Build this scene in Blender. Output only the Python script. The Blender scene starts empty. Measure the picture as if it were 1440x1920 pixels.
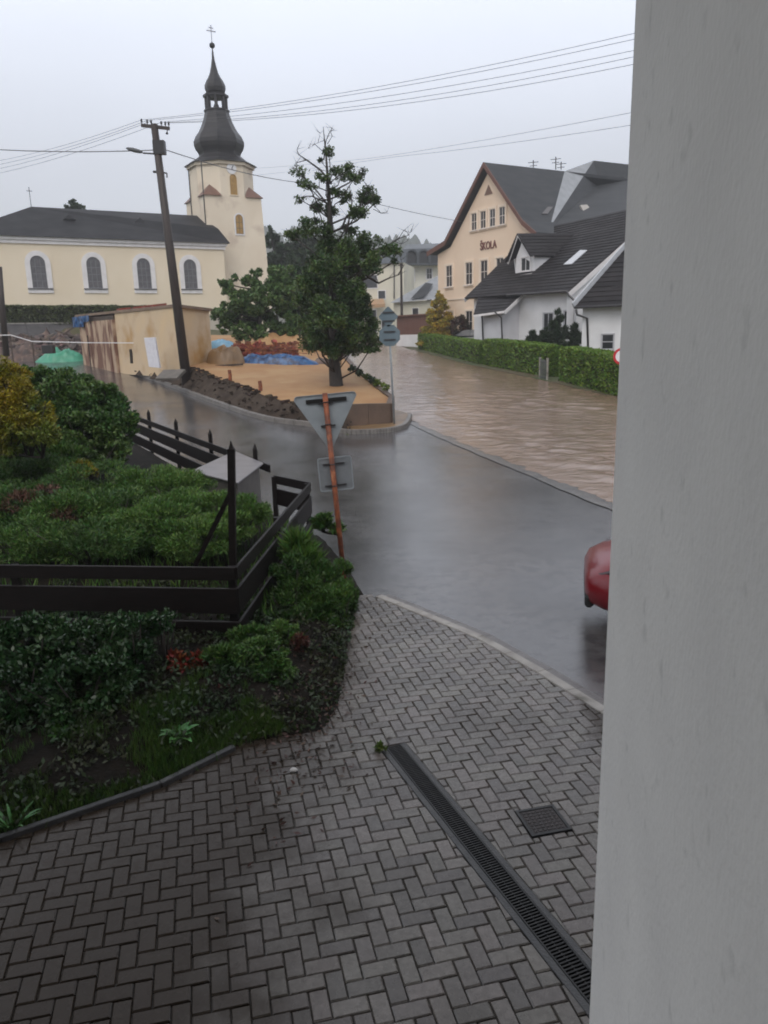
import bpy, bmesh, math, random
import numpy as np
from math import sin, cos, pi, radians, sqrt, atan2, atan, tan
from mathutils import Vector, Matrix, noise
V = Vector
SC = bpy.context.scene
COL = SC.collection

# ------------------------------------------------------------------ camera
CAM_H, PITCH, ROLL, F = 3.4, radians(13.1), -0.028, 1440.0
cam_d = bpy.data.cameras.new('camera'); cam = bpy.data.objects.new('camera', cam_d); COL.objects.link(cam)
CM = Matrix.Rotation(pi/2-PITCH, 3, 'X') @ Matrix.Rotation(ROLL, 3, 'Z')
cam.matrix_world = Matrix.Translation((0, 0, CAM_H)) @ CM.to_4x4()
cam_d.sensor_fit = 'VERTICAL'; cam_d.sensor_height = 36.0; cam_d.sensor_width = 27.0
cam_d.lens = 36.0*F/1920.0; cam_d.clip_start = 0.05; cam_d.clip_end = 5000
SC.camera = cam
# ------------------------------------------------------------------ sky and light: wet overcast day
SUN_EL, SUN_AZ = radians(48), radians(196)      # azimuth measured from +Y towards +X
world = bpy.data.worlds.new('World'); SC.world = world; world.use_nodes = True
nt = world.node_tree; nt.nodes.clear()
def wn(t, **k):
    n = nt.nodes.new(t)
    for a, b in k.items(): setattr(n, a, b)
    return n
wout = wn('ShaderNodeOutputWorld'); add = wn('ShaderNodeAddShader')
bg1 = wn('ShaderNodeBackground'); bg2 = wn('ShaderNodeBackground')
sky = wn('ShaderNodeTexSky', sky_type='NISHITA', sun_disc=False, sun_elevation=SUN_EL, sun_rotation=SUN_AZ, air_density=1.0, dust_density=5.0)
nt.links.new(sky.outputs[0], bg1.inputs[0]); bg1.inputs[1].default_value = 0.05
tc = wn('ShaderNodeTexCoord'); sep = wn('ShaderNodeSeparateXYZ'); nt.links.new(tc.outputs['Generated'], sep.inputs[0])
ramp = wn('ShaderNodeValToRGB')
el = ramp.color_ramp.elements
el[0].position = 0.0; el[0].color = (.77, .80, .86, 1)
el[1].position = 1.0; el[1].color = (.27, .275, .285, 1)
for p, c in ((.10, (.78, .815, .885, 1)), (.22, (.82, .86, .95, 1)), (.36, (.90, .945, 1.05, 1)), (.52, (.84, .86, .91, 1)), (.72, (.52, .53, .56, 1))):
    e = el.new(p); e.color = c
nt.links.new(sep.outputs['Z'], ramp.inputs[0])
nz = wn('ShaderNodeTexNoise'); nz.inputs['Scale'].default_value = 2.2; nz.inputs['Detail'].default_value = 5
mp = wn('ShaderNodeMapping'); mp.inputs['Scale'].default_value = (1, 1, 3)
nt.links.new(tc.outputs['Generated'], mp.inputs[0]); nt.links.new(mp.outputs[0], nz.inputs[0])
mr = wn('ShaderNodeMapRange'); mr.inputs[1].default_value = .3; mr.inputs[2].default_value = .7; mr.inputs[3].default_value = .95; mr.inputs[4].default_value = 1.05
nt.links.new(nz.outputs[0], mr.inputs[0])
mul = wn('ShaderNodeVectorMath', operation='SCALE'); nt.links.new(ramp.outputs[0], mul.inputs[0]); nt.links.new(mr.outputs[0], mul.inputs['Scale'])
nt.links.new(mul.outputs[0], bg2.inputs[0]); bg2.inputs[1].default_value = 1.47
nt.links.new(bg1.outputs[0], add.inputs[0]); nt.links.new(bg2.outputs[0], add.inputs[1]); nt.links.new(add.outputs[0], wout.inputs[0])
sun_d = bpy.data.lights.new('sun', 'SUN'); sun_d.energy = 1.0; sun_d.angle = radians(40); sun_d.color = (1, .97, .93)
sun = bpy.data.objects.new('sun', sun_d); COL.objects.link(sun)
sd = V((sin(SUN_AZ)*cos(SUN_EL), cos(SUN_AZ)*cos(SUN_EL), sin(SUN_EL)))
sun.rotation_euler = sd.to_track_quat('Z', 'Y').to_euler()
SC.view_settings.view_transform = 'Standard'; SC.view_settings.look = 'None'
SC.view_settings.exposure = 0.0; SC.view_settings.gamma = 1.0; SC.view_settings.use_curve_mapping = False
SC.cycles.use_denoising = True; SC.cycles.filter_width = 1.9
SC.cycles.max_bounces = 6; SC.cycles.diffuse_bounces = 3; SC.cycles.glossy_bounces = 3; SC.cycles.transmission_bounces = 4
SC.cycles.sample_clamp_indirect = 4
HAZE = 0.0013

# ------------------------------------------------------------------ helpers
def ray(u, v): return CM @ V(((u-720)/F, -(v-960)/F, -1))
def P(u, v, y):
    d = ray(u, v); return V((0, 0, CAM_H)) + d*(y/d.y)
def sm(t, w=6.): return 0. if t <= 0 else (t*t/(2*w) if t < w else t-w/2)
def ss(t): t = min(1., max(0., t)); return t*t*(3-2*t)
def lerp(a, b, t): return a+(b-a)*t
def interp(x, pts):
    if x <= pts[0][0]: return pts[0][1]
    for (a, b), (c, d) in zip(pts, pts[1:]):
        if x <= c: return b+(d-b)*(x-a)/(c-a)
    return pts[-1][1]
def g(x, y):
    zr = .035*sm(y-24); zl = .078*sm(y-20)
    xr = -1-.05*(y-28); xl = -2.3-.6*(y-26)
    t = ss((xr-x)/max(1., xr-xl)) if y > 20 else ss((-1-x)/2)
    return zr+(zl-zr)*t
def G(u, v, gf=g, dz=0.):
    d = ray(u, v); t = .5; o = V((0, 0, CAM_H))
    while t < 500:
        p = o+d*t
        if p.z <= gf(p.x, p.y)+dz: return p
        t += .02
    return o+d*500
def fbm(x, y, z=0., o=4):
    return noise.fractal(V((x, y, z)), 1.0, 2.0, o)

def tag(o, label=None, cat=None, group=None, kind=None):
    if label: o['label'] = label
    if cat: o['category'] = cat
    if group: o['group'] = group
    if kind: o['kind'] = kind
    return o
def thing(name, label, cat, loc=(0, 0, 0), rotz=0., group=None):
    o = bpy.data.objects.new(name, None); COL.objects.link(o)
    o.location = loc; o.rotation_euler = (0, 0, rotz); o.empty_display_size = .2
    return tag(o, label, cat, group)
def mtx(o):
    m = Matrix.Translation(o.location) @ o.rotation_euler.to_matrix().to_4x4()
    return mtx(o.parent) @ m if o.parent else m

class MB:
    def __init__(s): s.v = []; s.f = []
    def poly(s, pts):
        i = len(s.v); s.v += [V(p) for p in pts]; s.f.append(list(range(i, i+len(pts))))
    def quad(s, a, b, c, d): s.poly((a, b, c, d))
    def box(s, c, sx, sy, sz, ax=(1, 0, 0), ay=None, az=(0, 0, 1)):
        """box centred at c with half... full sizes along axes"""
        ax = V(ax).normalized(); az = V(az).normalized(); ay = V(ay).normalized() if ay is not None else az.cross(ax).normalized()
        c = V(c); i = len(s.v)
        for dz in (-.5, .5):
            for dx, dy in ((-.5, -.5), (.5, -.5), (.5, .5), (-.5, .5)):
                s.v.append(c+ax*(dx*sx)+ay*(dy*sy)+az*(dz*sz))
        for q in ((3, 2, 1, 0), (4, 5, 6, 7), (0, 1, 5, 4), (1, 2, 6, 5), (2, 3, 7, 6), (3, 0, 4, 7)): s.f.append([i+k for k in q])
    def bx(s, x0, x1, y0, y1, z0, z1): s.box(((x0+x1)/2, (y0+y1)/2, (z0+z1)/2), x1-x0, y1-y0, z1-z0)
    def beam(s, a, b, w, h, up=(0, 0, 1)):
        a = V(a); b = V(b); d = (b-a); L = d.length; d.normalize()
        side = d.cross(V(up)).normalized(); u2 = side.cross(d)
        s.box((a+b)/2, L, w, h, d, -side, u2)
    def prism(s, pts, vec):
        vec = V(vec); n = len(pts); i = len(s.v)
        s.v += [V(p) for p in pts]+[V(p)+vec for p in pts]
        s.f.append(list(range(i+n-1, i-1, -1))); s.f.append(list(range(i+n, i+2*n)))
        for k in range(n): s.f.append([i+k, i+(k+1) % n, i+n+(k+1) % n, i+n+k])
    def ring(s, outer, inner, vec):
        vec = V(vec); n = len(outer); i = len(s.v)
        s.v += [V(p) for p in outer]+[V(p) for p in inner]+[V(p)+vec for p in outer]+[V(p)+vec for p in inner]
        for k in range(n):
            j = (k+1) % n
            s.f.append([i+2*n+k, i+2*n+j, i+3*n+j, i+3*n+k]); s.f.append([i+k, i+j, i+2*n+j, i+2*n+k]); s.f.append([i+n+j, i+n+k, i+3*n+k, i+3*n+j])
    def tube(s, path, r, seg=8, cap=True):
        path = [V(p) for p in path]; n = len(path); rs = r if isinstance(r, (list, tuple)) else [r]*n
        i = len(s.v); prev = None
        for k, p in enumerate(path):
            t = (path[min(k+1, n-1)]-path[max(k-1, 0)]).normalized()
            if prev is None: a = t.orthogonal().normalized()
            else:
                a = prev-t*prev.dot(t); a = a.normalized() if a.length > 1e-6 else t.orthogonal().normalized()
            prev = a; b = t.cross(a)
            for q in range(seg):
                w = 2*pi*q/seg; s.v.append(p+(a*cos(w)+b*sin(w))*rs[k])
        for k in range(n-1):
            for q in range(seg):
                q2 = (q+1) % seg; s.f.append([i+k*seg+q, i+k*seg+q2, i+(k+1)*seg+q2, i+(k+1)*seg+q])
        if cap:
            s.f.append([i+q for q in range(seg)][::-1]); s.f.append([i+(n-1)*seg+q for q in range(seg)])
    def lathe(s, c, prof, seg=16, rot=0.):
        c = V(c); i = len(s.v); n = len(prof)
        for r, z in prof:
            for q in range(seg):
                w = 2*pi*q/seg+rot; s.v.append(c+V((r*cos(w), r*sin(w), z)))
        for k in range(n-1):
            for q in range(seg):
                q2 = (q+1) % seg; s.f.append([i+k*seg+q, i+k*seg+q2, i+(k+1)*seg+q2, i+(k+1)*seg+q])
        s.f.append([i+q for q in range(seg)][::-1]); s.f.append([i+(n-1)*seg+q for q in range(seg)])
    def build(s, name, mat, parent=None, world=True, smooth=False, bevel=0., fix=False):
        me = bpy.data.meshes.new(name)
        vs = s.v
        if parent is not None and world:
            inv = mtx(parent).inverted(); vs = [inv @ p for p in vs]
        me.from_pydata([tuple(p) for p in vs], [], s.f)
        if bevel or fix:
            bm = bmesh.new(); bm.from_mesh(me)
            bmesh.ops.recalc_face_normals(bm, faces=bm.faces)
            if bevel: bmesh.ops.bevel(bm, geom=[e for e in bm.edges if len(e.link_faces) == 2], offset=bevel, segments=1, affect='EDGES', clamp_overlap=True)
            bm.to_mesh(me); bm.free()
        if smooth: me.polygons.foreach_set('use_smooth', [True]*len(me.polygons))
        me.materials.append(mat); me.update()
        o = bpy.data.objects.new(name, me); COL.objects.link(o)
        if parent is not None: o.parent = parent
        return o
def npmesh(name, verts, faces, mat, parent=None, smooth=False):
    """verts (n,3), faces (m,4) numpy, world coordinates"""
    verts = np.asarray(verts, np.float32); faces = np.asarray(faces, np.int32)
    if parent is not None:
        m = np.array(mtx(parent).inverted(), np.float32); verts = verts @ m[:3, :3].T + m[:3, 3]
    me = bpy.data.meshes.new(name); k = faces.shape[1]
    me.vertices.add(len(verts)); me.vertices.foreach_set('co', verts.ravel())
    me.loops.add(faces.size); me.loops.foreach_set('vertex_index', faces.ravel())
    me.polygons.add(len(faces)); me.polygons.foreach_set('loop_start', np.arange(0, faces.size, k, dtype=np.int32))
    if smooth: me.polygons.foreach_set('use_smooth', np.ones(len(faces), bool))
    me.materials.append(mat); me.update(calc_edges=True); me.validate()
    o = bpy.data.objects.new(name, me); COL.objects.link(o)
    if parent is not None: o.parent = parent
    return o
def sheet(name, rows, mat, kind='structure', parent=None, smooth=True):
    """rows: list of equal-length lists of points"""
    n = len(rows[0]); vs = np.array([[tuple(p) for p in r] for r in rows], np.float32).reshape(-1, 3)
    r, c = len(rows), n
    a = (np.arange(r-1)[:, None]*c+np.arange(c-1)[None, :]).ravel()
    o = npmesh(name, vs, np.stack([a, a+1, a+c+1, a+c], 1), mat, parent, smooth)
    if kind: o['kind'] = kind
    return o

# ------------------------------------------------------------------ materials
MATS = {}
def M(name, c1, c2=None, scale=4., rough=.7, rough2=None, bump=0., bscale=40., detail=6., spec=.5, metal=0., coat=0., island=0., lo=.35, hi=.65, stretch=(1, 1, 1), c3=None, c3scale=1.5, c3lo=.55, c3hi=.65, bdist=.02):
    if name in MATS: return MATS[name]
    m = bpy.data.materials.new(name); m.use_nodes = True; t = m.node_tree; N = t.nodes; L = t.links
    b = N['Principled BSDF']; b.inputs['Roughness'].default_value = rough; b.inputs['Specular IOR Level'].default_value = spec
    b.inputs['Metallic'].default_value = metal; b.inputs['Coat Weight'].default_value = coat; b.inputs['Coat Roughness'].default_value = .08
    tc = N.new('ShaderNodeTexCoord'); mp = N.new('ShaderNodeMapping'); mp.inputs['Scale'].default_value = stretch
    L.new(tc.outputs['Object'], mp.inputs[0])
    def nz(sc, det=detail):
        n = N.new('ShaderNodeTexNoise'); n.inputs['Scale'].default_value = sc; n.inputs['Detail'].default_value = det; L.new(mp.outputs[0], n.inputs[0]); return n.outputs['Fac']
    def rng(src, a, b_, c, d):
        n = N.new('ShaderNodeMapRange'); L.new(src, n.inputs[0]); n.inputs[1].default_value = a; n.inputs[2].default_value = b_; n.inputs[3].default_value = c; n.inputs[4].default_value = d; return n.outputs[0]
    def mix(f, a, b_):
        n = N.new('ShaderNodeMix'); n.data_type = 'RGBA'
        L.new(f, n.inputs[0])
        for s_, k in ((a, 6), (b_, 7)):
            if isinstance(s_, tuple): n.inputs[k].default_value = (*s_, 1)
            else: L.new(s_, n.inputs[k])
        return n.outputs[2]
    b.inputs['Base Color'].default_value = (*c1, 1)
    col = None
    if c2 is not None:
        f1 = rng(nz(scale), lo, hi, 0, 1); col = mix(f1, c1, c2)
    if island:
        ge = N.new('ShaderNodeNewGeometry'); base = col if col is not None else c1
        hs = N.new('ShaderNodeHueSaturation')
        if isinstance(base, tuple): hs.inputs['Color'].default_value = (*base, 1)
        else: L.new(base, hs.inputs['Color'])
        L.new(rng(ge.outputs['Random Per Island'], 0, 1, 1-island, 1+island), hs.inputs['Value'])
        mm = N.new('ShaderNodeMath'); mm.operation = 'FRACT'; m2 = N.new('ShaderNodeMath'); m2.operation = 'MULTIPLY'; m2.inputs[1].default_value = 7.31
        L.new(ge.outputs['Random Per Island'], m2.inputs[0]); L.new(m2.outputs[0], mm.inputs[0])
        L.new(rng(mm.outputs[0], 0, 1, .5-.035*min(1, island*2), .5+.03*min(1, island*2)), hs.inputs['Hue'])
        col = hs.outputs[0]
    if c3 is not None:
        col = mix(rng(nz(c3scale, 8), c3lo, c3hi, 0, 1), col if col is not None else c1, c3)
    if col is not None: L.new(col, b.inputs['Base Color'])
    if rough2 is not None: L.new(rng(nz(scale*.6), lo, hi, rough, rough2), b.inputs['Roughness'])
    if bump:
        bn = N.new('ShaderNodeBump'); bn.inputs['Strength'].default_value = bump; bn.inputs['Distance'].default_value = bdist
        L.new(nz(bscale), bn.inputs['Height']); L.new(bn.outputs[0], b.inputs['Normal'])
    MATS[name] = m; return m
def leafM(name, c1, c2, var=.35, rough=.38):
    m = M(name, c1, c2, scale=1.3, rough=rough, island=var, lo=.4, hi=.6, spec=.35)
    return m
def brown_tone_and_reflection(m, col):
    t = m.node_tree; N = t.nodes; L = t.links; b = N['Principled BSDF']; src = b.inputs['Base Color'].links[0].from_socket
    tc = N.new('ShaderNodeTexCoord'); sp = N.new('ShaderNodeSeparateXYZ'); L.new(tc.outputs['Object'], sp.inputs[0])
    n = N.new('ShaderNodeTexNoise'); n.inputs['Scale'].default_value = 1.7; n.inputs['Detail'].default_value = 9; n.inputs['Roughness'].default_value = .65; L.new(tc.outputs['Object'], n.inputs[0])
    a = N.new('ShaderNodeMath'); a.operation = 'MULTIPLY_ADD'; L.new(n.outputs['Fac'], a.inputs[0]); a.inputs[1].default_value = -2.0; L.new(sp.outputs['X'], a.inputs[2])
    r = N.new('ShaderNodeMapRange'); r.interpolation_type = 'SMOOTHSTEP'; L.new(a.outputs[0], r.inputs[0]); r.inputs[1].default_value = -1.0; r.inputs[2].default_value = -2.2; r.inputs[3].default_value = 0; r.inputs[4].default_value = .92  # dark brown, duller tone growing towards the left, broken up by noise
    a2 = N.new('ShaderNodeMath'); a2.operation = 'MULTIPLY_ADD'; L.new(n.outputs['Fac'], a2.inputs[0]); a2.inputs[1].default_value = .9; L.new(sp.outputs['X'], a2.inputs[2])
    r2 = N.new('ShaderNodeMapRange'); r2.interpolation_type = 'SMOOTHSTEP'; L.new(a2.outputs[0], r2.inputs[0]); r2.inputs[1].default_value = 2.12; r2.inputs[2].default_value = 2.3; r2.inputs[4].default_value = .85  # reflection of the red car painted brown on the right-hand pavers
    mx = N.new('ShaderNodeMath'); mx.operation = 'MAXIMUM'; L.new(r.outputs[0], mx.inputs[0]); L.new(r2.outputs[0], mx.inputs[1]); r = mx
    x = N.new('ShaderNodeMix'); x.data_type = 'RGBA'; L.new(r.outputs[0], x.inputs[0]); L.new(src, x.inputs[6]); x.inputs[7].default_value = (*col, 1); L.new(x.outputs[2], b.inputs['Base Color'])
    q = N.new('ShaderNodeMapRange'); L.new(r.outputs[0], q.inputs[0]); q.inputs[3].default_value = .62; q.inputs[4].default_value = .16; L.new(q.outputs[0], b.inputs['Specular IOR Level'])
asphaltM = M('wet_asphalt', (.072, .068, .068), (.098, .093, .092), scale=.8, rough=.07, rough2=.24, bump=.16, bscale=75, lo=.35, hi=.65, bdist=.012, spec=.9, c3=(.042, .040, .042), c3scale=5, c3lo=.48, c3hi=.72)
groundM = M('ground_grass', (.05, .075, .02), (.10, .08, .04), scale=.3, rough=.8, bump=.4, bscale=3)
hillM = M('hill_forest', (.025, .045, .022), (.05, .075, .035), scale=.05, rough=.9, bump=.8, bscale=.2)
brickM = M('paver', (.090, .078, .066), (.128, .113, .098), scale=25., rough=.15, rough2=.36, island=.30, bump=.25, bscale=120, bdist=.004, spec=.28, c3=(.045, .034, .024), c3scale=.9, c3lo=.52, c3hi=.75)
brown_tone_and_reflection(brickM, (.030, .021, .014))
jointM = M('joint_sand', (.014, .012, .008), (.022, .02, .012), scale=20, rough=.6)
concM = M('concrete_kerb', (.36, .34, .31), (.26, .24, .22), scale=5, rough=.45, bump=.3, bscale=60, c3=(.12, .11, .09), c3scale=2)
darkconcM = M('dark_concrete', (.035, .035, .036), (.055, .053, .051), scale=6, rough=.35, bump=.3, bscale=80)
soilM = M('soil', (.006, .005, .0035), (.013, .0095, .006), scale=6, rough=.85, spec=.15, bump=.8, bscale=25)
litterM = M('dry_litter', (.05, .028, .018), (.035, .024, .018), scale=8, rough=.7, bump=.8, bscale=30)
ironM = M('cast_iron', (.012, .012, .013), (.022, .021, .02), scale=15, rough=.4, metal=.3)
coverM = M('cover_iron', (.03, .024, .022), (.045, .036, .034), scale=12, rough=.4, bump=.6, bscale=90)
fenceM = M('dark_wood', (.005, .0035, .003), (.009, .006, .0055), scale=6, rough=.5, spec=.2, stretch=(1, 1, 6), bump=.2, bscale=30)
plasterM = M('rough_plaster', (.87, .855, .82), (.81, .795, .765), scale=3, rough=.9, spec=.2, bump=.28, bscale=70, bdist=.006, c3=(.68, .67, .64), c3scale=18, c3lo=.62, c3hi=.78)
whiteM = M('white_render', (.80, .80, .81), (.70, .70, .71), scale=.8, rough=.8)
creamM = M('cream_render', (.83, .725, .56), (.79, .68, .51), scale=.35, rough=.85)
towerM = M('tower_render', (.80, .71, .57), (.76, .66, .52), scale=.5, rough=.85, c3=(.64, .54, .43), c3scale=.4)
trimM = M('white_trim', (.82, .80, .80), (.74, .72, .72), scale=2, rough=.7)
slateM = M('slate_roof', (.020, .021, .023), (.034, .034, .037), scale=.7, rough=.6, rough2=.5, spec=.15, stretch=(1, 1, 3))
domeM = M('dome_metal', (.020, .020, .022), (.036, .034, .035), scale=.9, rough=.45, metal=.1, spec=.35, bump=.2, bscale=5)
brownroofM = M('brown_tin', (.16, .085, .06), (.20, .11, .08), scale=2, rough=.5)
glassM = M('window_glass', (.02, .022, .026), (.04, .042, .048), scale=2, rough=.08, spec=.6)
leadM = M('leaded_glass', (.09, .09, .10), (.14, .135, .14), scale=3, rough=.25)
louvreM = M('louvre_ochre', (.45, .28, .09), (.34, .2, .06), scale=6, rough=.6)
peachM = M('peach_render', (.83, .665, .51), (.79, .62, .465), scale=.4, rough=.85)
peachtrimM = M('pale_peach_trim', (.84, .70, .56), rough=.8)
tileM = M('dark_tile', (.015, .013, .014), (.024, .021, .022), scale=1.2, rough=.5, rough2=.65, island=.22, spec=.22)
schoolroofM = M('grey_shingle', (.038, .042, .046), (.055, .058, .062), scale=.6, rough=.6, spec=.3, stretch=(1, 1, 4))
paleroof_skysheenM = M('pale_roof_and_sky_sheen', (.26, .275, .29), (.33, .345, .365), scale=1.5, rough=.4)
woodpoleM = M('creosote_pole', (.032, .024, .022), (.055, .042, .036), scale=3, rough=.55, stretch=(4, 4, .5))
blackM = M('black_metal', (.02, .02, .022), rough=.45)
wireM = M('cable', (.14, .14, .15), rough=.5)
gutterM = M('gutter_metal', (.06, .058, .06), rough=.35, metal=.4)
rustM = M('rusted_steel', (.30, .085, .03), (.14, .045, .025), scale=9, rough=.6, lo=.38, hi=.6, bump=.3, bscale=60, c3=(.42, .17, .08), c3scale=5, c3lo=.58, c3hi=.66)
zincM = M('zinc_sign_back', (.29, .325, .35), (.235, .265, .285), scale=5, rough=.5)
sandM = M('builder_sand', (.42, .25, .115), (.36, .19, .08), scale=.8, rough=.75, bump=.6, bscale=9, c3=(.43, .27, .13), c3scale=.5)
mudM = M('sandy_mud', (.26, .16, .075), (.16, .10, .05), scale=1.2, rough=.4, bump=.5, bscale=12)
stoneM = M('dark_stone', (.026, .018, .013), (.050, .036, .026), scale=3, rough=.8, island=.45, bump=.5, bscale=18, spec=.15)
bankM = M('bank_earth', (.042, .031, .024), (.075, .058, .045), scale=2.5, rough=.85, bump=.7, bscale=14, spec=.12)
rubbleM = M('rubble', (.15, .095, .075), (.07, .055, .05), scale=2.2, rough=.7, bump=1., bscale=7, c3=(.2, .14, .11), c3scale=3)
redbrickM = M('clay_brick', (.26, .075, .032), (.16, .05, .028), scale=2, rough=.65, island=.4)
greentarpM = M('green_tarp', (.04, .27, .16), (.09, .38, .25), scale=2, rough=.35, bump=.4, bscale=8)
bluetarpM = M('blue_tarp', (.004, .022, .085), (.03, .12, .30), scale=4.5, rough=.3, bump=.8, bscale=5, lo=.4, hi=.6)
lightblueM = M('pale_blue_tarp', (.16, .36, .52), (.25, .45, .6), scale=2, rough=.4)
shedM = M('stained_plaster', (.66, .50, .31), (.58, .47, .35), scale=.5, rough=.85, c3=(.46, .26, .08), c3scale=.5, c3lo=.5, c3hi=.68, bump=.2, bscale=6)
shedbrokenM = M('broken_plaster', (.46, .34, .24), (.19, .10, .07), scale=1.0, rough=.85, lo=.46, hi=.54, stretch=(2.2, 2.2, .5), bump=.5, bscale=6)
feltM = M('roof_felt', (.16, .11, .08), (.24, .17, .12), scale=1.5, rough=.7)
polyM = M('polystyrene', (.74, .74, .78), (.66, .65, .7), scale=5, rough=.8)
plankM = M('wet_plank', (.08, .055, .04), (.05, .036, .028), scale=4, rough=.5)
barkM = M('bark', (.022, .018, .015), (.045, .036, .03), scale=5, rough=.75, stretch=(3, 3, .7), bump=.9, bscale=14)
carredM = M('red_paint', (.17, .002, .008), rough=.3, coat=.3)
cardarkM = M('green_black_paint', (.02, .032, .03), rough=.3, coat=.8)
rubberM = M('rubber', (.012, .012, .012), rough=.7)
alloyM = M('alloy', (.5, .5, .52), rough=.3, metal=.9)
lampredM = M('red_lens', (.25, .005, .008), rough=.1)
lampwhiteM = M('clear_lens', (.6, .62, .64), rough=.08)
signredM = M('sign_red', (.55, .02, .03), rough=.4)
signwhiteM = M('sign_white', (.8, .8, .82), rough=.4)
orangeM = M('orange_awning', (.48, .29, .16), (.42, .29, .18), scale=2, rough=.7)
letterM = M('dark_letters', (.16, .055, .045), rough=.6)
lidM = M('sheet_metal_lid', (.30, .285, .295), (.24, .225, .235), scale=3, rough=.3, metal=.5)
brownwallM = M('brown_boards', (.16, .075, .055), (.13, .06, .045), scale=1.5, rough=.6, stretch=(3, 3, .3))
greyretM = M('grey_block_wall', (.16, .15, .15), (.11, .105, .105), scale=1.3, rough=.7, stretch=(1, 1, 2.5))

# ------------------------------------------------------------------ foliage
rngs = np.random.default_rng(7)
def leaf_points(blobs, n, rng, clump=10, csize=.38, shell=.5):
    """blobs: (cx,cy,cz,rx,ry,rz[,weight]); returns positions and outward directions"""
    B = np.array([b[:6] for b in blobs], float); w = np.array([(b[6] if len(b) > 6 else 1.)*(b[3]*b[4]*b[5])**(2/3) for b in blobs]); w /= w.sum()
    k = rng.choice(len(B), n, p=w)
    nc = clump
    dirs = rng.normal(size=(len(B), nc, 3)); dirs /= np.linalg.norm(dirs, axis=2, keepdims=True)
    rad = (shell+(1-shell)*rng.random((len(B), nc, 1))**.6)
    sub = dirs*rad*(1-csize*.6)
    j = rng.integers(0, nc, n)
    d = rng.normal(size=(n, 3)); d /= np.linalg.norm(d, axis=1, keepdims=True)
    off = sub[k, j]+d*(csize*rng.random((n, 1))**.45)
    pos = B[k, :3]+off*B[k, 3:6]
    out = off/np.maximum(1e-6, np.linalg.norm(off, axis=1, keepdims=True))
    return pos, .6*d+.6*out
def leaf_mesh(name, pos, out, mat, parent, size, asp=.5, rng=rngs, jitter=.9, up=.25, fold=0.):
    n = len(pos)
    ax = out+rng.normal(size=(n, 3))*jitter; ax[:, 2] += up
    ax /= np.linalg.norm(ax, axis=1, keepdims=True)
    t = rng.normal(size=(n, 3)); s = np.cross(ax, t); s /= np.maximum(1e-6, np.linalg.norm(s, axis=1, keepdims=True))
    L = size*(.6+.8*rng.random((n, 1))); W = L*asp*.5
    v = np.empty((n, 4, 3)); v[:, 0] = pos-ax*L*.5; v[:, 1] = pos+s*W-ax*L*.05; v[:, 2] = pos+ax*L*.5; v[:, 3] = pos-s*W-ax*L*.05
    f = np.arange(n*4).reshape(n, 4)
    return npmesh(name, v.reshape(-1, 3), f, mat, parent)
def bush(name, label, cat, blobs, n, size, mat, asp=.5, group=None, clump=12, csize=.36, up=.25, jitter=.9, stems=True, shell=.5, seed=1, part='foliage', core=None):
    rng = np.random.default_rng(seed)
    zb = min(b[2]-b[5] for b in blobs); cx = sum(b[0] for b in blobs)/len(blobs); cy = sum(b[1] for b in blobs)/len(blobs)
    t = thing(name, label, cat, (cx, cy, zb), 0, group)
    p, o = leaf_points(blobs, n, rng, clump, csize, shell)
    leaf_mesh(part, p, o, mat, t, size, asp, rng, jitter, up)
    if stems:
        mb = MB(); rr = random.Random(seed)
        for b in blobs:
            for _ in range(5):
                e = V((b[0]+rr.uniform(-.6, .6)*b[3], b[1]+rr.uniform(-.6, .6)*b[4], b[2]+rr.uniform(-.2, .6)*b[5]))
                a = V((b[0]+rr.uniform(-.15, .15)*b[3], b[1]+rr.uniform(-.15, .15)*b[4], zb-.05))
                mb.tube([a, a.lerp(e, .5)+V((rr.uniform(-.1, .1)*b[3], 0, .1*b[5])), e], [max(.012, b[3]*.035), max(.009, b[3]*.022), .005], 5)
        mb.build('stem', barkM, t, smooth=True)
    return t

# ================================================================== SETTING
def gh(x, y):        # terrain: valley with church hill and wooded hills
    z = g(x, min(y, 110.)) - .10
    if y > 60 and x < -6: z += 1.5*ss((y-63)/1.2)*ss((-x-6)/3)
    r = sqrt(x*x+y*y)
    z += 108*ss((r-330)/560)*(.82+.3*fbm(x/260, y/260, 3.))
    return z
xs = sorted(set(list(np.arange(-60, 41, 2.))+[-1000, -850, -700, -560, -450, -360, -280, -220, -170, -130, -100, -80, 50, 65, 85, 110, 150, 200, 260, 330, 420, 520, 640, 780, 900, 1000]))
ys = sorted(set(list(np.arange(-14, 100, 1.5))+[-900, -600, -350, -200, -120, -70, -40, -25, 105, 112, 122, 135, 150, 170, 200, 240, 290, 350, 420, 500, 580, 660, 740, 820, 900, 1000]))
rows = []
for y in ys:
    rows.append([V((x, y, (gh(x, y) if y > -5 else -.1))) for x in xs])
sheet('ground', rows, groundM)

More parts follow.
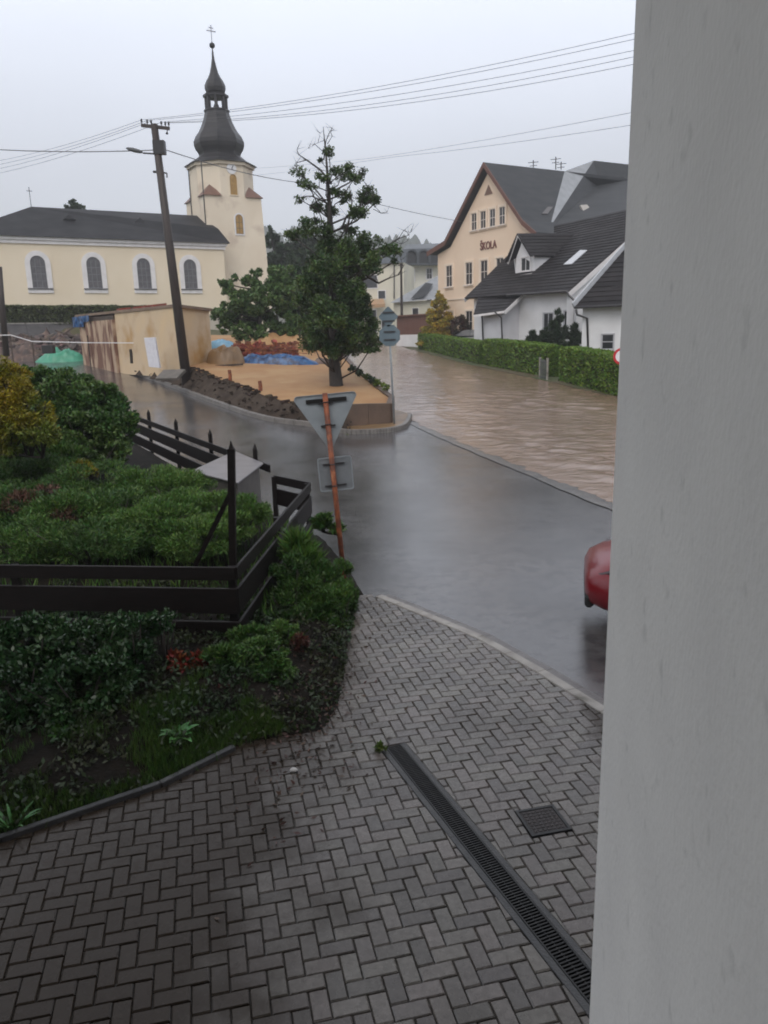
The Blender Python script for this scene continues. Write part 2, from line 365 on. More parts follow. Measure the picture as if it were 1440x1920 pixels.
XL = [(-6, -4), (8, -3.4), (13, -2.6), (16, -3.3), (25, -8.4), (52, -24.6), (64, -31.5)]
XK = [(26.6, -1.9), (26.9, -2.2), (28.3, -4.2), (32.6, -7.1), (39.5, -11.2), (49.6, -17.6), (64, -26.5)]
HEDGE = [(-6, 17.5), (20, 13.4), (35, 10.67), (43, 9.3), (55.6, 6.6), (77.7, 3.1), (104, .5)]
def rows_between(y0, y1, st, xa, xb, nc, z):
    rows = []; y = y0
    while y <= y1+1e-6:
        a, b = xa(y), xb(y); rows.append([V((lerp(a, b, i/nc), y, z(lerp(a, b, i/nc), y))) for i in range(nc+1)]); y += st
    return rows
sheet('road', rows_between(-6, 27, .5, lambda y: interp(y, XL), lambda y: interp(y, HEDGE), 40, lambda x, y: g(x, y)-.015), asphaltM)
sheet('road', rows_between(27, 104, .5, lambda y: -1.8 if y < 40 else interp(y, [(40, -1.8), (56, -4.5), (81, -7), (104, -5)]), lambda y: interp(y, HEDGE), 24, lambda x, y: g(x, y)-.015), asphaltM)
sheet('road', rows_between(27, 64, .5, lambda y: interp(y, XL), lambda y: interp(y, XK)+.6, 16, lambda x, y: g(x, y)-.015), asphaltM)
# garden ground to the right of the flooded road
sheet('lawn', rows_between(-6, 104, 1., lambda y: interp(y, HEDGE)-.25, lambda y: interp(y, HEDGE)+26, 20, lambda x, y: g(x, y)+.06), groundM)

# flood water: brown sheet running down the road
def water_mat():
    m = bpy.data.materials.new('flood_water'); m.use_nodes = True; t = m.node_tree; N = t.nodes; L = t.links; b = N['Principled BSDF']
    tc = N.new('ShaderNodeTexCoord'); mp = N.new('ShaderNodeMapping'); mp.inputs['Rotation'].default_value = (0, 0, radians(-12)); mp.inputs['Scale'].default_value = (.8, 1.0, 1)
    L.new(tc.outputs['Object'], mp.inputs[0])
    n1 = N.new('ShaderNodeTexNoise'); n1.inputs['Scale'].default_value = 2.0; n1.inputs['Detail'].default_value = 6; n1.inputs['Distortion'].default_value = 1.6; L.new(mp.outputs[0], n1.inputs[0])
    n2 = N.new('ShaderNodeTexNoise'); n2.inputs['Scale'].default_value = .9; n2.inputs['Distortion'].default_value = 1.2; n2.inputs['Detail'].default_value = 4; L.new(mp.outputs[0], n2.inputs[0])
    bn = N.new('ShaderNodeBump'); bn.inputs['Strength'].default_value = .5; bn.inputs['Distance'].default_value = .07; L.new(n1.outputs['Fac'], bn.inputs['Height'])
    L.new(bn.outputs[0], b.inputs['Normal'])
    r = N.new('ShaderNodeValToRGB'); r.color_ramp.elements[0].position = .35; r.color_ramp.elements[0].color = (.225, .152, .106, 1); r.color_ramp.elements[1].position = .65; r.color_ramp.elements[1].color = (.29, .205, .152, 1)
    L.new(n2.outputs['Fac'], r.inputs[0]); L.new(r.outputs[0], b.inputs['Base Color'])
    b.inputs['Roughness'].default_value = .16; b.inputs['Specular IOR Level'].default_value = .5
    return m
waterM = water_mat()
def wl(y):
    b = interp(y, [(-6, 9.2), (14.75, 4.55), (29.3, 1.28), (30.3, .95), (32.5, .3), (56, -2.9), (81, -6.2), (104, -5)])
    return b+(.22*fbm(y*.9, 3.1)+.12*fbm(y*3.3, 8.)) if y < 30 else b
def wz(x, y):
    e = min(1., max(0., (x-wl(y))/1.2))
    s = (.026*fbm(x*1.1+y*.3, y*.9, 2.)+.016*fbm(x*2.6, y*2.4, 5.))*(.35+1.1*ss(.5+fbm(x*.16, y*.13, 9.)))
    return g(x, y)+.004+.045*e+s*e
rows = []
y = -6.
while y < 104:
    a, b = wl(y), interp(y, HEDGE)+.35
    n = 70
    rows.append([V((lerp(a, b, (i/n)**1.2), y, wz(lerp(a, b, (i/n)**1.2), y))) for i in range(n+1)])
    y += .12 if y < 40 else .3
sheet('water', rows, waterM)
rows = []; y = -4.
while y < 29.4:
    b = interp(y, [(-6, 9.2), (14.75, 4.55), (29.3, 1.28)]); o_ = .05*fbm(y*1.4, 5.5)
    rows.append([V((b-.34+o_, y, g(b, y)-.0)), V((b-.26+o_*.5, y, g(b, y)+.004)), V((b-.12, y, g(b, y)+.004)), V((b+.5, y, g(b, y)-.006))]); y += .4
sheet('gutter', rows, M('wet_gutter', (.13, .118, .108), (.085, .08, .076), scale=2.5, rough=.25, bump=.3, bscale=30))

# ------------------------------------------------------------------ courtyard paving: herringbone blocks as real geometry
KERB = [(-.42, 9.72), (-.10, 9.66), (.42, 9.0), (1.05, 8.16), (1.55, 7.22), (1.95, 6.36), (2.9, 4.3), (4.2, 1.4), (5.2, -.8)]
BED = [(-4.6, 3.5), (-2.75, 4.73), (-1.8, 5.35), (-1.29, 5.9), (-.95, 6.02), (-.55, 6.1), (-.44, 6.6), (-.41, 7.63), (-.36, 8.8), (-.33, 9.75), (-.6, 11), (-1.1, 12.8), (-2.75, 15.6), (-8.15, 25.0), (-13, 33), (-30, 33), (-30, 3.5)]
def inpoly(x, y, pg):
    c = False; n = len(pg)
    for i in range(n):
        (x1, y1), (x2, y2) = pg[i], pg[(i+1) % n]
        if (y1 > y) != (y2 > y) and x < (x2-x1)*(y-y1)/(y2-y1)+x1: c = not c
    return c
def segdist(x, y, pg, closed=True):
    d = 1e9; n = len(pg)
    for i in range(n if closed else n-1):
        (x1, y1), (x2, y2) = pg[i], pg[(i+1) % n]
        L = (x2-x1)**2+(y2-y1)**2; t = max(0, min(1, ((x-x1)*(x2-x1)+(y-y1)*(y2-y1))/L)) if L else 0
        d = min(d, sqrt((x-x1-t*(x2-x1))**2+(y-y1-t*(y2-y1))**2))
    return d
def clip(poly, a, b, c):     # keep a*x+b*y <= c
    out = []
    for i in range(len(poly)):
        p, q = poly[i], poly[(i+1) % len(poly)]
        dp, dq = a*p[0]+b*p[1]-c, a*q[0]+b*q[1]-c
        if dp <= 0: out.append(p)
        if dp*dq < 0:
            t = dp/(dp-dq); out.append((p[0]+t*(q[0]-p[0]), p[1]+t*(q[1]-p[1])))
    return out
DR0, DR1 = V((.02, 5.86)), V((1.22, 2.86))           # drain axis
dd = (DR1-DR0).normalized(); dn = V((dd.y, -dd.x)); DW = .115
PAVE = [(-5, -1.5), (-5, 4.2)]+[(-2.2, 5.6), (-1.2, 6.6), (-.9, 8), (-.7, 9.75)]+KERB[1:]+[(5.2, -1.5)]
MC = [tuple(V(p[:2])) for p in (G(948, 1524), G(1036, 1503), G(1086, 1566), G(1004, 1586))]
mcx, mcy = sum(p[0] for p in MC)/4, sum(p[1] for p in MC)/4
MHA = radians(13); MHX = V((cos(MHA), sin(MHA))); MHY = V((-sin(MHA), cos(MHA))); MHS = .15
bv, bf = [], []
rr = random.Random(3)
def add_brick(poly):
    if len(poly) < 3: return
    ar = .5*abs(sum(poly[i][0]*poly[(i+1) % len(poly)][1]-poly[(i+1) % len(poly)][0]*poly[i][1] for i in range(len(poly))))
    if ar < .0012: return
    cx = sum(p[0] for p in poly)/len(poly); cy = sum(p[1] for p in poly)/len(poly)
    i = len(bv); n = len(poly); z = rr.uniform(-.0016, .0016); tx, ty = rr.uniform(-.012, .012), rr.uniform(-.012, .012)
    for k, (ins, zz) in enumerate(((.0028, -.03), (.003, -.007), (.010, 0.))):
        for p in poly:
            dx, dy = p[0]-cx, p[1]-cy; L = sqrt(dx*dx+dy*dy)
            s = max(.2, 1-ins*1.5/L); X, Y = cx+dx*s, cy+dy*s
            bv.append((X, Y, zz+z+(X-cx)*tx+(Y-cy)*ty))
    for k in range(2):
        for q in range(n): bf.append([i+k*n+q, i+k*n+(q+1) % n, i+(k+1)*n+(q+1) % n, i+(k+1)*n+q])
    bf.append([i+2*n+q for q in range(n)])
A = radians(13.); ca, sa = cos(A), sin(A); BW = .1005
def W2(p): return (p[0]*ca-p[1]*sa, p[0]*sa+p[1]*ca)
for i in range(-75, 75):
    for j in range(-60, 125):
        k = (i-j) % 4
        if k == 0: r = (i, j, i+2, j+1)
        elif k == 3 : r = (i, j, i+1, j+2)
        else: continue
        c = W2(((r[0]+r[2])/2*BW, (r[1]+r[3])/2*BW))
        if not (-5 < c[0] < 5.2 and -1 < c[1] < 9.9): continue
        if not inpoly(c[0], c[1], PAVE): continue
        poly = [W2((r[0]*BW, r[1]*BW)), W2((r[2]*BW, r[1]*BW)), W2((r[2]*BW, r[3]*BW)), W2((r[0]*BW, r[3]*BW))]
        al = (V(c)-DR0).dot(dd); ac = (V(c)-DR0).dot(dn); LL = (DR1-DR0).length
        if -.12 < al < LL+.12 and abs(ac) < DW+.13:
            if al > LL or al < 0:
                o = DR0 if al < 0 else DR1; s = -1 if al < 0 else 1
                add_brick(clip(poly, -s*dd.x, -s*dd.y, -s*dd.dot(o))) if abs(ac) < DW else add_brick(poly)
                continue
            a1 = dn.x*DR0.x+dn.y*DR0.y
            add_brick(clip(poly, dn.x, dn.y, a1-DW)); add_brick(clip(poly, -dn.x, -dn.y, -(a1+DW)))
            continue
        m = V((c[0]-mcx, c[1]-mcy))
        if abs(m.dot(MHX)) < MHS+.12 and abs(m.dot(MHY)) < MHS+.12:
            for s, ax_, oth in ((1, MHX, None), (-1, MHX, None)):
                o = ax_.x*mcx+ax_.y*mcy
                add_brick(clip(poly, -s*ax_.x, -s*ax_.y, -(s*o+MHS)))
            mid = clip(clip(poly, MHX.x, MHX.y, MHX.x*mcx+MHX.y*mcy+MHS), -MHX.x, -MHX.y, -(MHX.x*mcx+MHX.y*mcy-MHS))
            if len(mid) > 2:
                for s in (1, -1):
                    o = MHY.x*mcx+MHY.y*mcy
                    add_brick(clip(mid, -s*MHY.x, -s*MHY.y, -(s*o+MHS)))
            continue
        add_brick(poly)
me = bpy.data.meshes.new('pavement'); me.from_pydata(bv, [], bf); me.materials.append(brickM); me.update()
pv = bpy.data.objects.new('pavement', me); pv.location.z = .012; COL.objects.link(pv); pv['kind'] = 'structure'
mb = MB(); mb.poly([(x, y, -.004) for x, y in PAVE]); o = mb.build('path_base', jointM); o['kind'] = 'structure'; o.name = 'path'
# kerb between courtyard and road
def strip(pts, w, z0, z1, gap=.006, ln=1.0, side=0.):
    """row of kerb stones along pts (2-D), returns an MB"""
    mb = MB(); path = [V((p[0], p[1])) for p in pts]; acc = []
    for a, b in zip(path, path[1:]):
        n = max(1, round((b-a).length/ln))
        for i in range(n): acc.append((a.lerp(b, i/n), a.lerp(b, (i+1)/n)))
    for a, b in acc:
        d = (b-a); L = d.length; d.normalize(); s = V((-d.y, d.x)); c = (a+b)/2+s*side
        zz = (z0(c.x, c.y) if callable(z0) else z0); zt = (z1(c.x, c.y) if callable(z1) else z1)
        za = (z1(a.x, a.y)-z1(b.x, b.y)) if callable(z1) else 0
        ax = V((d.x*L, d.y*L, -za)).normalized()
        mb.box((c.x, c.y, (zz+zt)/2), L-gap+.004, w, zt-zz, ax, (s.x, s.y, 0), ax.cross(V((s.x, s.y, 0))))
    return mb
strip(KERB[1:], .11, -.1, .022, ln=.5).build('kerb', concM, bevel=.008)['kind'] = 'structure'
strip([(x+.12*.8, y+.12*.5) for x, y in KERB[1:]], .10, -.1, .004, ln=.5).build('kerb', M('worn_kerb', (.16, .15, .145), (.11, .10, .098), scale=4, rough=.3, bump=.3, bscale=50), bevel=.004)['kind'] = 'structure'
strip([(-5.2, 3.1), (-2.75, 4.73), (-1.8, 5.35), (-1.32, 5.87)], .05, -.05, .055, ln=1.).build('kerb', darkconcM, bevel=.006)['kind'] = 'structure'

# planting bed surface
def bedz(x, y):
    d = segdist(x, y, BED)
    if not inpoly(x, y, BED): d = -d
    z = .06*d if d < 0 else .26*(1-math.exp(-d/.9))+.02*fbm(x*3, y*3)*min(1, d*4)
    if y > 8.1 and d > 0: z += .16*max(0, min(4, -x-2.2))*ss((y-8.1)/2.)*.9*min(1, d)
    return max(-.1, z if d > 0 else d*.4)+(g(x, y) if y > 14 else 0)
step = .14; rows = []
y = 3.3
while y < 28:
    rows.append([V((x, y, bedz(x, y))) for x in np.arange(-13.5, .3, step if y < 12 else step)]); y += step if y < 12 else .4
sheet('soil', rows, soilM)

# ------------------------------------------------------------------ drain channel, cover, weeds
t = thing('drain_channel', 'black slotted drainage channel running across the block paving', 'drain', (*DR0, .012))
LL = (DR1-DR0).length; d3 = V((dd.x, dd.y, 0)); n3 = V((dn.x, dn.y, 0)); o3 = V((DR0.x, DR0.y, 0))
mb = MB()
for s in (-1, 1):
    mb.box(o3+d3*LL/2+n3*s*.092+V((0, 0, -.01)), LL, .045, .05, d3, n3)
mb.build('channel_edge', darkconcM, t, bevel=.004)
mb = MB()
for s in (-1, 1): mb.box(o3+d3*LL/2+n3*s*.064+V((0, 0, .003)), LL, .011, .03, d3, n3)
nsl = int(LL/.0235)
for i in range(nsl):
    p = o3+d3*(i+.5)*LL/nsl; mb.box(p+V((0, 0, .006)), .0105, .122, .016, d3, n3)
mb.box(o3+d3*LL/2+V((0, 0, .002)), LL, .012, .012, d3, n3)
mb.build('grate', ironM, t, bevel=.0015)
mb = MB(); mb.box(o3+d3*LL/2+V((0, 0, -.05)), LL, .13, .04, d3, n3); mb.build('channel_bed', rubberM, t)
t = thing('inspection_cover', 'square rusty inspection cover set in the block paving', 'manhole cover', (mcx, mcy, .012), MHA)
mb = MB()
for a in (0, 1):
    for s in (-1, 1): mb.box((s*(MHS-.012), 0, -.005), .022, 2*MHS, .03, *(((1, 0, 0), (0, 1, 0)) if a == 0 else ((0, 1, 0), (-1, 0, 0)))) if a == 0 else mb.box((0, s*(MHS-.012), -.005), 2*MHS-.046, .022, .03)
mb.build('cover_frame', ironM, t, world=False)
mb = MB(); mb.bx(-MHS+.026, MHS-.026, -MHS+.026, MHS-.026, -.03, .006)
for i in range(-3, 4):
    for j in range(-3, 4): mb.bx(i*.034-.011, i*.034+.011, j*.034-.011, j*.034+.011, .007, .0095)
mb.build('cover_plate', coverM, t, world=False)

weedM = leafM('weed_leaf', (.07, .12, .02), (.13, .16, .03))
p = G(712, 1412)
bush('weed_tuft', 'small yellow green weed growing at the drain channel end', 'weed', [(p.x, p.y, .045, .06, .05, .04)], 90, .05, weedM, stems=False, seed=4)
t = MB(); t.lathe((0, 0, 0), [(.001, 0), (.035, .004), (.045, .02), (.03, .042), (.001, .05)], 9); o = t.build('stone', M('white_stone', (.5, .48, .45), rough=.6), smooth=True)
p = G(551, 1450); o.location = (p.x, p.y, .012); o.scale = (.75, .6, .6); tag(o, 'small pale stone lying on the shaded paving', 'stone')

# ------------------------------------------------------------------ our own house: pillar at the right, balcony floor, ceiling, rear wall, roof; last three are unseen, added to block sky
EX, EY = .506, 1.672
t = thing('plastered_house', 'grey rough plastered house wall filling the right side', 'house', (0, 0, 0))
mb = MB()
e0 = V((EX, EY, 0)); e1 = V((1.30, .55, 0))
lo_ = [V((EX-.0095, EY, -.1)), V((EX-.255, .30, -.1)), V((2.6, .30, -.1)), V((2.6, EY, -.1))]; hi_ = [V((EX+.0167, EY, 5.89)), V((EX-.225, .30, 5.89)), V((2.6, .30, 5.89)), V((2.6, EY, 5.89))]
mb.v += lo_+hi_; mb.f += [[3, 2, 1, 0], [4, 5, 6, 7]]+[[k, (k+1) % 4, 4+(k+1) % 4, 4+k] for k in range(4)]
mb.build('wall', plasterM, t, bevel=.012)
mb = MB(); mb.bx(-6.5, 7.5, -3.6, -3.2, -.1, 8.2); mb.build('added_rear_wall', plasterM, t)
mb = MB(); mb.bx(-6.5, 7.5, -3.2, 1.25, 1.65, 1.85); mb.build('balcony_floor', concM, t)
mb = MB(); mb.bx(-6.8, 7.6, -3.8, 2.2, 5.9, 6.1); mb.build('added_ceiling', plasterM, t)  # unseen overhang added to darken the paving in front
mb = MB(); mb.prism([(-7, 2.5, 6.11), (-7, -4, 6.11), (-7, -4, 9.8), (-7, -.5, 9.0)], (14.9, 0, 0)); mb.build('roof', tileM, t)  # unseen roof added to keep sky light off the foreground

# ================================================================== ISLAND PLOT (building site)
def zp(x, y): return .85+.08*(y-27)-.05*(x+2)+.05*fbm(x*.5, y*.5, 1.)
PLOT_L = [(.25, 28.45), (-1.3, 27.85), (-3.1, 28.0), (-5.08, 30.9), (-7.52, 35.0), (-10.4, 39.2), (-14.5, 45.6), (-19.5, 53.5)]
PLOT_R = [(.25, 28.45), (.35, 30.0), (-.3, 33.), (-1.2, 38), (-2.4, 46), (-3.4, 54), (-3.6, 56), (-4, 58)]
rows = []
for i in range(0, 61):
    s = i/60*(len(PLOT_L)-1); k = min(int(s), len(PLOT_L)-2); f = s-k
    a = V(PLOT_L[k]).lerp(V(PLOT_L[k+1]), f); b = V(PLOT_R[k]).lerp(V(PLOT_R[k+1]), f)
    rows.append([V((p.x, p.y, zp(p.x, p.y)-.02)) for p in [a.lerp(b, j/24) for j in range(25)]])
sheet('sand_ground', rows, sandM)
# pavement strip around the island with its kerb
ISL = [(1.15, 30.6), (.98, 28.9), (.76, 27.75), (.3, 27.0), (-.3, 26.72), (-1.2, 26.68), (-2.16, 26.9), (-4.22, 28.34), (-7.06, 32.61), (-11.16, 39.47), (-17.62, 49.59), (-22, 56.6)]
def dens(pts, n=6):
    out = []
    for i in range(len(pts)-1):
        p0, p1, p2, p3 = [V(pts[max(0, min(len(pts)-1, k))]) for k in (i-1, i, i+1, i+2)]
        for q in range(n):
            u = q/n; out.append(tuple(.5*((2*p1)+(p2-p0)*u+(2*p0-5*p1+4*p2-p3)*u*u+(3*p1-p0-3*p2+p3)*u**3)))
    out.append(pts[-1]); return out
ISD = dens(ISL)
strip(ISD, .16, lambda x, y: g(x, y)-.1, lambda x, y: g(x, y)+.15, ln=1., gap=.0035).build('kerb', M('grey_kerb', (.20, .185, .17), (.14, .13, .12), scale=3, rough=.4, bump=.3, bscale=40), bevel=.02)['kind'] = 'structure'
INN = [(.45, 32.5), (.38, 30.5), (.28, 28.5), (.0, 28.3), (-.6, 28.1), (-1.3, 27.95), (-3.1, 28.1), (-5.0, 30.95), (-7.4, 35.), (-10.3, 39.3), (-14.4, 45.7), (-19.4, 53.6)]
r0 = [V((p[0], p[1])) for p in ISL]; r1 = [V(p) for p in INN]
rows = []
for i in range(len(r0)-1):
    for q in range(6):
        a = r0[i].lerp(r0[i+1], q/6); b = r1[i].lerp(r1[i+1], q/6)
        rows.append([V((p.x, p.y, g(p.x, p.y)+.115+.02*fbm(p.x*2, p.y*2))) for p in [a.lerp(b, j/5) for j in range(6)]])
sheet('pavement', rows, mudM)
# dry stone retaining wall along the left road, concrete wall to the right
t = thing('stone_retaining_wall', 'low dark dry stone wall holding up the sandy plot', 'retaining wall', (-5, 31, 0))
st = random.Random(11); mb = MB()
path = [V(p) for p in dens(PLOT_L[1:], 5)]
for a, b in zip(path, path[1:]):
    n = max(1, int((b-a).length/.42)); d = (b-a).normalized(); s = V((d.y, -d.x))
    for i in range(n):
        p = a.lerp(b, (i+.5)/n); zb = g(p.x, p.y); zt = zp(p.x, p.y)+.03; h = max(.25, zt-zb); nr = max(2, int(h/.22))
        for k in range(nr-1, nr):
            q = p+d*st.uniform(-.1, .1)-s*(-.06+.2*k/nr*0)
            ax = V((d.x, d.y, st.uniform(-.12, .12))).normalized()
            mb.box((q.x+s.x*st.uniform(-.08, .1), q.y+s.y*st.uniform(-.08, .1), zt-.06), .36*st.uniform(.6, 1.15), .26, .16*st.uniform(.7, 1.2), ax, (s.x, s.y, st.uniform(-.1, .1)))
mb.build('stonework', stoneM, t, bevel=.03)
rows = []
bp = [V(q) for q in dens(PLOT_L[1:], 14)]
for i, p in enumerate(bp):
    d_ = (bp[min(i+3, len(bp)-1)]-bp[max(i-3, 0)]).normalized(); s_ = V((-d_.y, d_.x))
    zb = g(p.x, p.y)+.1; h = zp(p.x, p.y)-zb
    W_ = max(.3, min(1.15, min((V(k_)-p).length for k_ in ISD)-.12))
    rows.append([V((p.x+s_.x*(W_*j/10-.02), p.y+s_.y*(W_*j/10-.02), zb+h*(.97*(1-j/10)**1.05)+(.05*fbm(p.x*1.7, p.y*1.7, j*.3)+.035*fbm(p.x*5, p.y*5, j*.9))*(1 if j < 10 else 0))) for j in range(11)])
sheet('bank', rows, bankM)
mb = MB(); sr = random.Random(19)
for k in range(330):
    q_ = rows[sr.randrange(len(rows))]; j = sr.randrange(9); p = q_[j].lerp(q_[j+1], sr.random()); s_ = sr.uniform(.03, .085)
    mb.box(p+V((sr.uniform(-.2, .2), sr.uniform(-.2, .2), s_*.2)), s_*1.5, s_, s_*.8, (sr.uniform(-1, 1), sr.uniform(-1, 1), sr.uniform(-.3, .3)), None, (sr.uniform(-.5, .5), sr.uniform(-.5, .5), 1))
o = mb.build('bank_rubble', stoneM, bevel=.025); tag(o, 'loose dark stones strewn on the bank above the kerb', 'rubble', None, 'stuff')
t = thing('concrete_plot_wall', 'low brown concrete wall at the tip of the sandy plot', 'retaining wall', (.3, 28.4, 0))
mb = MB()
pr = [(-1.35, 27.87), (-.5, 28.1), (.3, 28.42), (.42, 30.0), (-.2, 33.), (-1.1, 38), (-2.3, 46), (-3.3, 54)]
for a, b in zip(pr, pr[1:]):
    za, zb2 = g(*a)-.1, g(*b)-.1; ta, tb = zp(*a)+.05, zp(*b)+.05
    d = (V(b)-V(a)).normalized(); s = V((d.y, -d.x, 0))*.11
    A_, B_ = V((*a, 0)), V((*b, 0))
    c = [A_+s+V((0, 0, za)), B_+s+V((0, 0, zb2)), B_+s+V((0, 0, tb)), A_+s+V((0, 0, ta))]
    mb.prism(c, -2*s)
mb.build('wall_panel', M('brown_concrete', (.13, .085, .06), (.08, .055, .04), scale=1.3, rough=.6, bump=.5, bscale=9), t, fix=True)

# ================================================================== BUILDINGS
def window(parent, o, u, w, h, n=None, arch=False, fw=.08, sur=.0, frameM=whiteM, paneM=glassM, surM=None, bars=(1, 1), name='window', dep=.06, world=False, sill=None):
    """window on a wall: o = bottom centre on the wall face, u = along, n = outward"""
    o = V(o); u = V(u).normalized(); n = V(n).normalized(); z = V((0, 0, 1))
    def outl(e):
        W = w/2+e; pts = []
        if arch:
            R = W; zc = h-w/2
            pts = [(-W, -e), (W, -e)]+[(R*cos(a), zc+R*sin(a)) for a in [pi*k/10 for k in range(11)]]
        else: pts = [(-W, -e), (W, -e), (W, h+e), (-W, h+e)]
        return [o+u*a+z*b for a, b in pts]
    mb = MB()
    if sur: mb.ring([p-n*.02 for p in outl(sur)], [p-n*.02 for p in outl(0)], n*(dep+.02))
    else: mb.ring([p-n*.02 for p in outl(fw)], [p-n*.02 for p in outl(0)], n*(dep+.02))
    wnd = mb.build(name, surM or frameM, parent, world, fix=True)
    mb = MB(); mb.prism([p+n*.004 for p in outl(-.001)], n*.006); pane = mb.build('pane', paneM, wnd, True if world else True, fix=True) if False else None
    mb2 = MB(); mb2.prism([p+n*.004 for p in outl(-.001)], n*.008)
    c = mb2.build('pane', paneM, None, fix=True); c.parent = wnd
    if world: c.data.transform(mtx(wnd).inverted())
    nx, ny = bars
    if nx or ny:
        b = MB(); hh = h-(w*.25 if arch else 0)
        if not arch or True:
            for k in (-1, 1): b.box(o+u*k*(w/2-.025)+z*(hh/2)+n*.022, .05, .02, hh, u, n)
            b.box(o+z*.025+n*.022, w, .02, .05, u, n)
            if not arch: b.box(o+z*(h-.025)+n*.022, w, .02, .05, u, n)
        for k in range(nx): b.box(o+u*(w*((k+1)/(nx+1))-w/2)+z*hh/2+n*.021, .05, .02, hh, u, n)
        for k in range(ny): b.box(o+z*(hh*(k+1)/(ny+1))+n*.0205, w, .02, .045, u, n)
        s = b.build('sash', frameM, None); s.parent = wnd
        if world: s.data.transform(mtx(wnd).inverted())
    if sill:
        b = MB(); b.box(o-z*(.05+(sur or fw)*0)+n*(dep/2+.05), w+2*(sur or fw), dep+.12, .07, u, n); s = b.build('sill', sill, None); s.parent = wnd
        if world: s.data.transform(mtx(wnd).inverted())
    return wnd
def slab(mb, pts, th):
    a = (V(pts[1])-V(pts[0])).cross(V(pts[2])-V(pts[0])).normalized()
    if a.z < 0: a = -a
    mb.prism([V(p)-a*th for p in pts], a*th)
def courses(mb, A_, B_, R1, R2, n, th=.05):
    """roof plane with n overlapping courses between eave A-B and ridge R1-R2"""
    A_, B_, R1, R2 = map(V, (A_, B_, R1, R2)); nr = (B_-A_).cross(R1-A_).normalized()
    if nr.z < 0: nr = -nr
    for k in range(n):
        a, b = A_.lerp(R1, k/n), B_.lerp(R2, k/n); c, d = A_.lerp(R1, (k+1)/n), B_.lerp(R2, (k+1)/n)
        mb.quad(a+nr*th, b+nr*th, d+nr*.004, c+nr*.004); mb.quad(a, b, b+nr*th, a+nr*th)
    mb.quad(A_-nr*.08, B_-nr*.08, R2-nr*.08, R1-nr*.08)
    mb.quad(A_-nr*.08, R1-nr*.08, R1+nr*th*.5, A_+nr*th*.5); mb.quad(B_-nr*.08, R2-nr*.08, R2+nr*th*.5, B_+nr*th*.5)
    mb.quad(A_-nr*.08, B_-nr*.08, B_+nr*th, A_+nr*th)

# ---- church
ca_ = V((.858, .513, 0)); CROT = atan2(.513, .858)
w4 = P(360, 541, 78); CB = 5.0
E0 = w4+ca_*3.5; E0.z = CB
ch = thing('village_church', 'cream village church with dark onion dome tower and arched windows', 'church', E0, CROT)
EV, RZ = 7.4, 10.7          # local eave and ridge heights
mb = MB(); mb.bx(-23, .0, 0, 10.4, -1.5, EV)
mb.poly([(.0, 0, EV), (.0, 10.4, EV), (.0, 5.2, RZ-.15)]); nave = mb.build('nave_wall', creamM, ch, False)
mb = MB(); mb.bx(-23.15, .15, -.14, 10.5, EV-.55, EV-.02); mb.bx(-23.3, .3, -.28, 10.6, EV-.25, EV+.02); mb.build('cornice', trimM, ch, False)
mb = MB(); mb.bx(-23.1, .06, -.08, 0, -1.5, .7); mb.build('plinth', M('church_plinth', (.55, .5, .42), (.48, .43, .36), scale=1), ch, False)
mb = MB()
ea, eb = V((-23.5, -.5, EV+.02)), V((.55, -.5, EV+.02)); ra, rb = V((-16.4, 5.2, RZ)), V((-.6, 5.2, RZ)); ec, ed = V((-23.5, 10.9, EV+.02)), V((.55, 10.9, EV+.02))
kb = V((.1, 1.4, EV+1.6))
mb.poly([ea, eb, kb, rb, ra]); mb.poly([ec, ra, rb, ed]); mb.poly([ea, ra, ec]); mb.poly([ea, eb, ed, ec]); mb.poly([eb, ed, rb, kb])
rf = mb.build('nave_roof', slateM, ch, False)
for xx in (-13.6, -7.2):
    b = MB(); p = lerp(V((xx, -.5, EV)), V((xx, 5.2, RZ)), .62)
    b.prism([p+V((-.55, -.35, -.05)), p+V((.55, -.35, -.05)), p+V((0, -.35, .42))], (0, 1.2, .0)); b.build('roof_vent', blackM, rf, False)
b = MB(); b.tube([ra, ra+V((0, 0, 1.7))], .03, 5); b.box(ra+V((0, 0, 1.35)), .5, .05, .05); b.build('finial', blackM, rf, False)
for xx in (-17.2, -12.5, -8.0, -3.55):
    window(ch, (xx, 0, 3.12), (1, 0, 0), 1.25, 2.75, (0, -1, 0), True, sur=.42, surM=trimM, paneM=leadM, frameM=M('window_bar', (.16, .16, .17), rough=.4), bars=(2, 3), dep=.10, sill=gutterM)
TX0, TX1, TY0, TY1 = -.7, 5.3, 2.4, 8.4; TC = V(((TX0+TX1)/2, (TY0+TY1)/2, 0))
mb = MB()
q0 = [(TX0-.0, TY0-.0), (TX1+.5, TY0-.35), (TX1+.5, TY1), (TX0, TY1)]; q1 = [(TX0, TY0), (TX1, TY0), (TX1, TY1), (TX0, TY1)]
i = len(mb.v); mb.v += [V((*p, -1.5)) for p in q0]+[V((*p, 12.3)) for p in q1]
mb.f += [[i+k, i+(k+1) % 4, i+4+(k+1) % 4, i+4+k] for k in range(4)]+[[i+4, i+5, i+6, i+7]]
tw = mb.build('tower_wall', towerM, ch, False)
def octo(r, z, c=TC): 
    k = r*tan(pi/8); return [c+V((x, y, z)) for x, y in ((-k, -r), (k, -r), (r, -k), (r, k), (k, r), (-k, r), (-r, k), (-r, -k))]
mb = MB(); mb.prism(octo(2.98, 12.2), (0, 0, 3.5)); mb.build('belfry_wall', towerM, ch, False)
mb = MB(); mb.ring(octo(3.2, 15.3), octo(2.9, 15.3), (0, 0, .34)); mb.build('belfry_cornice', towerM, ch, False)
k = 3.0*tan(pi/8)
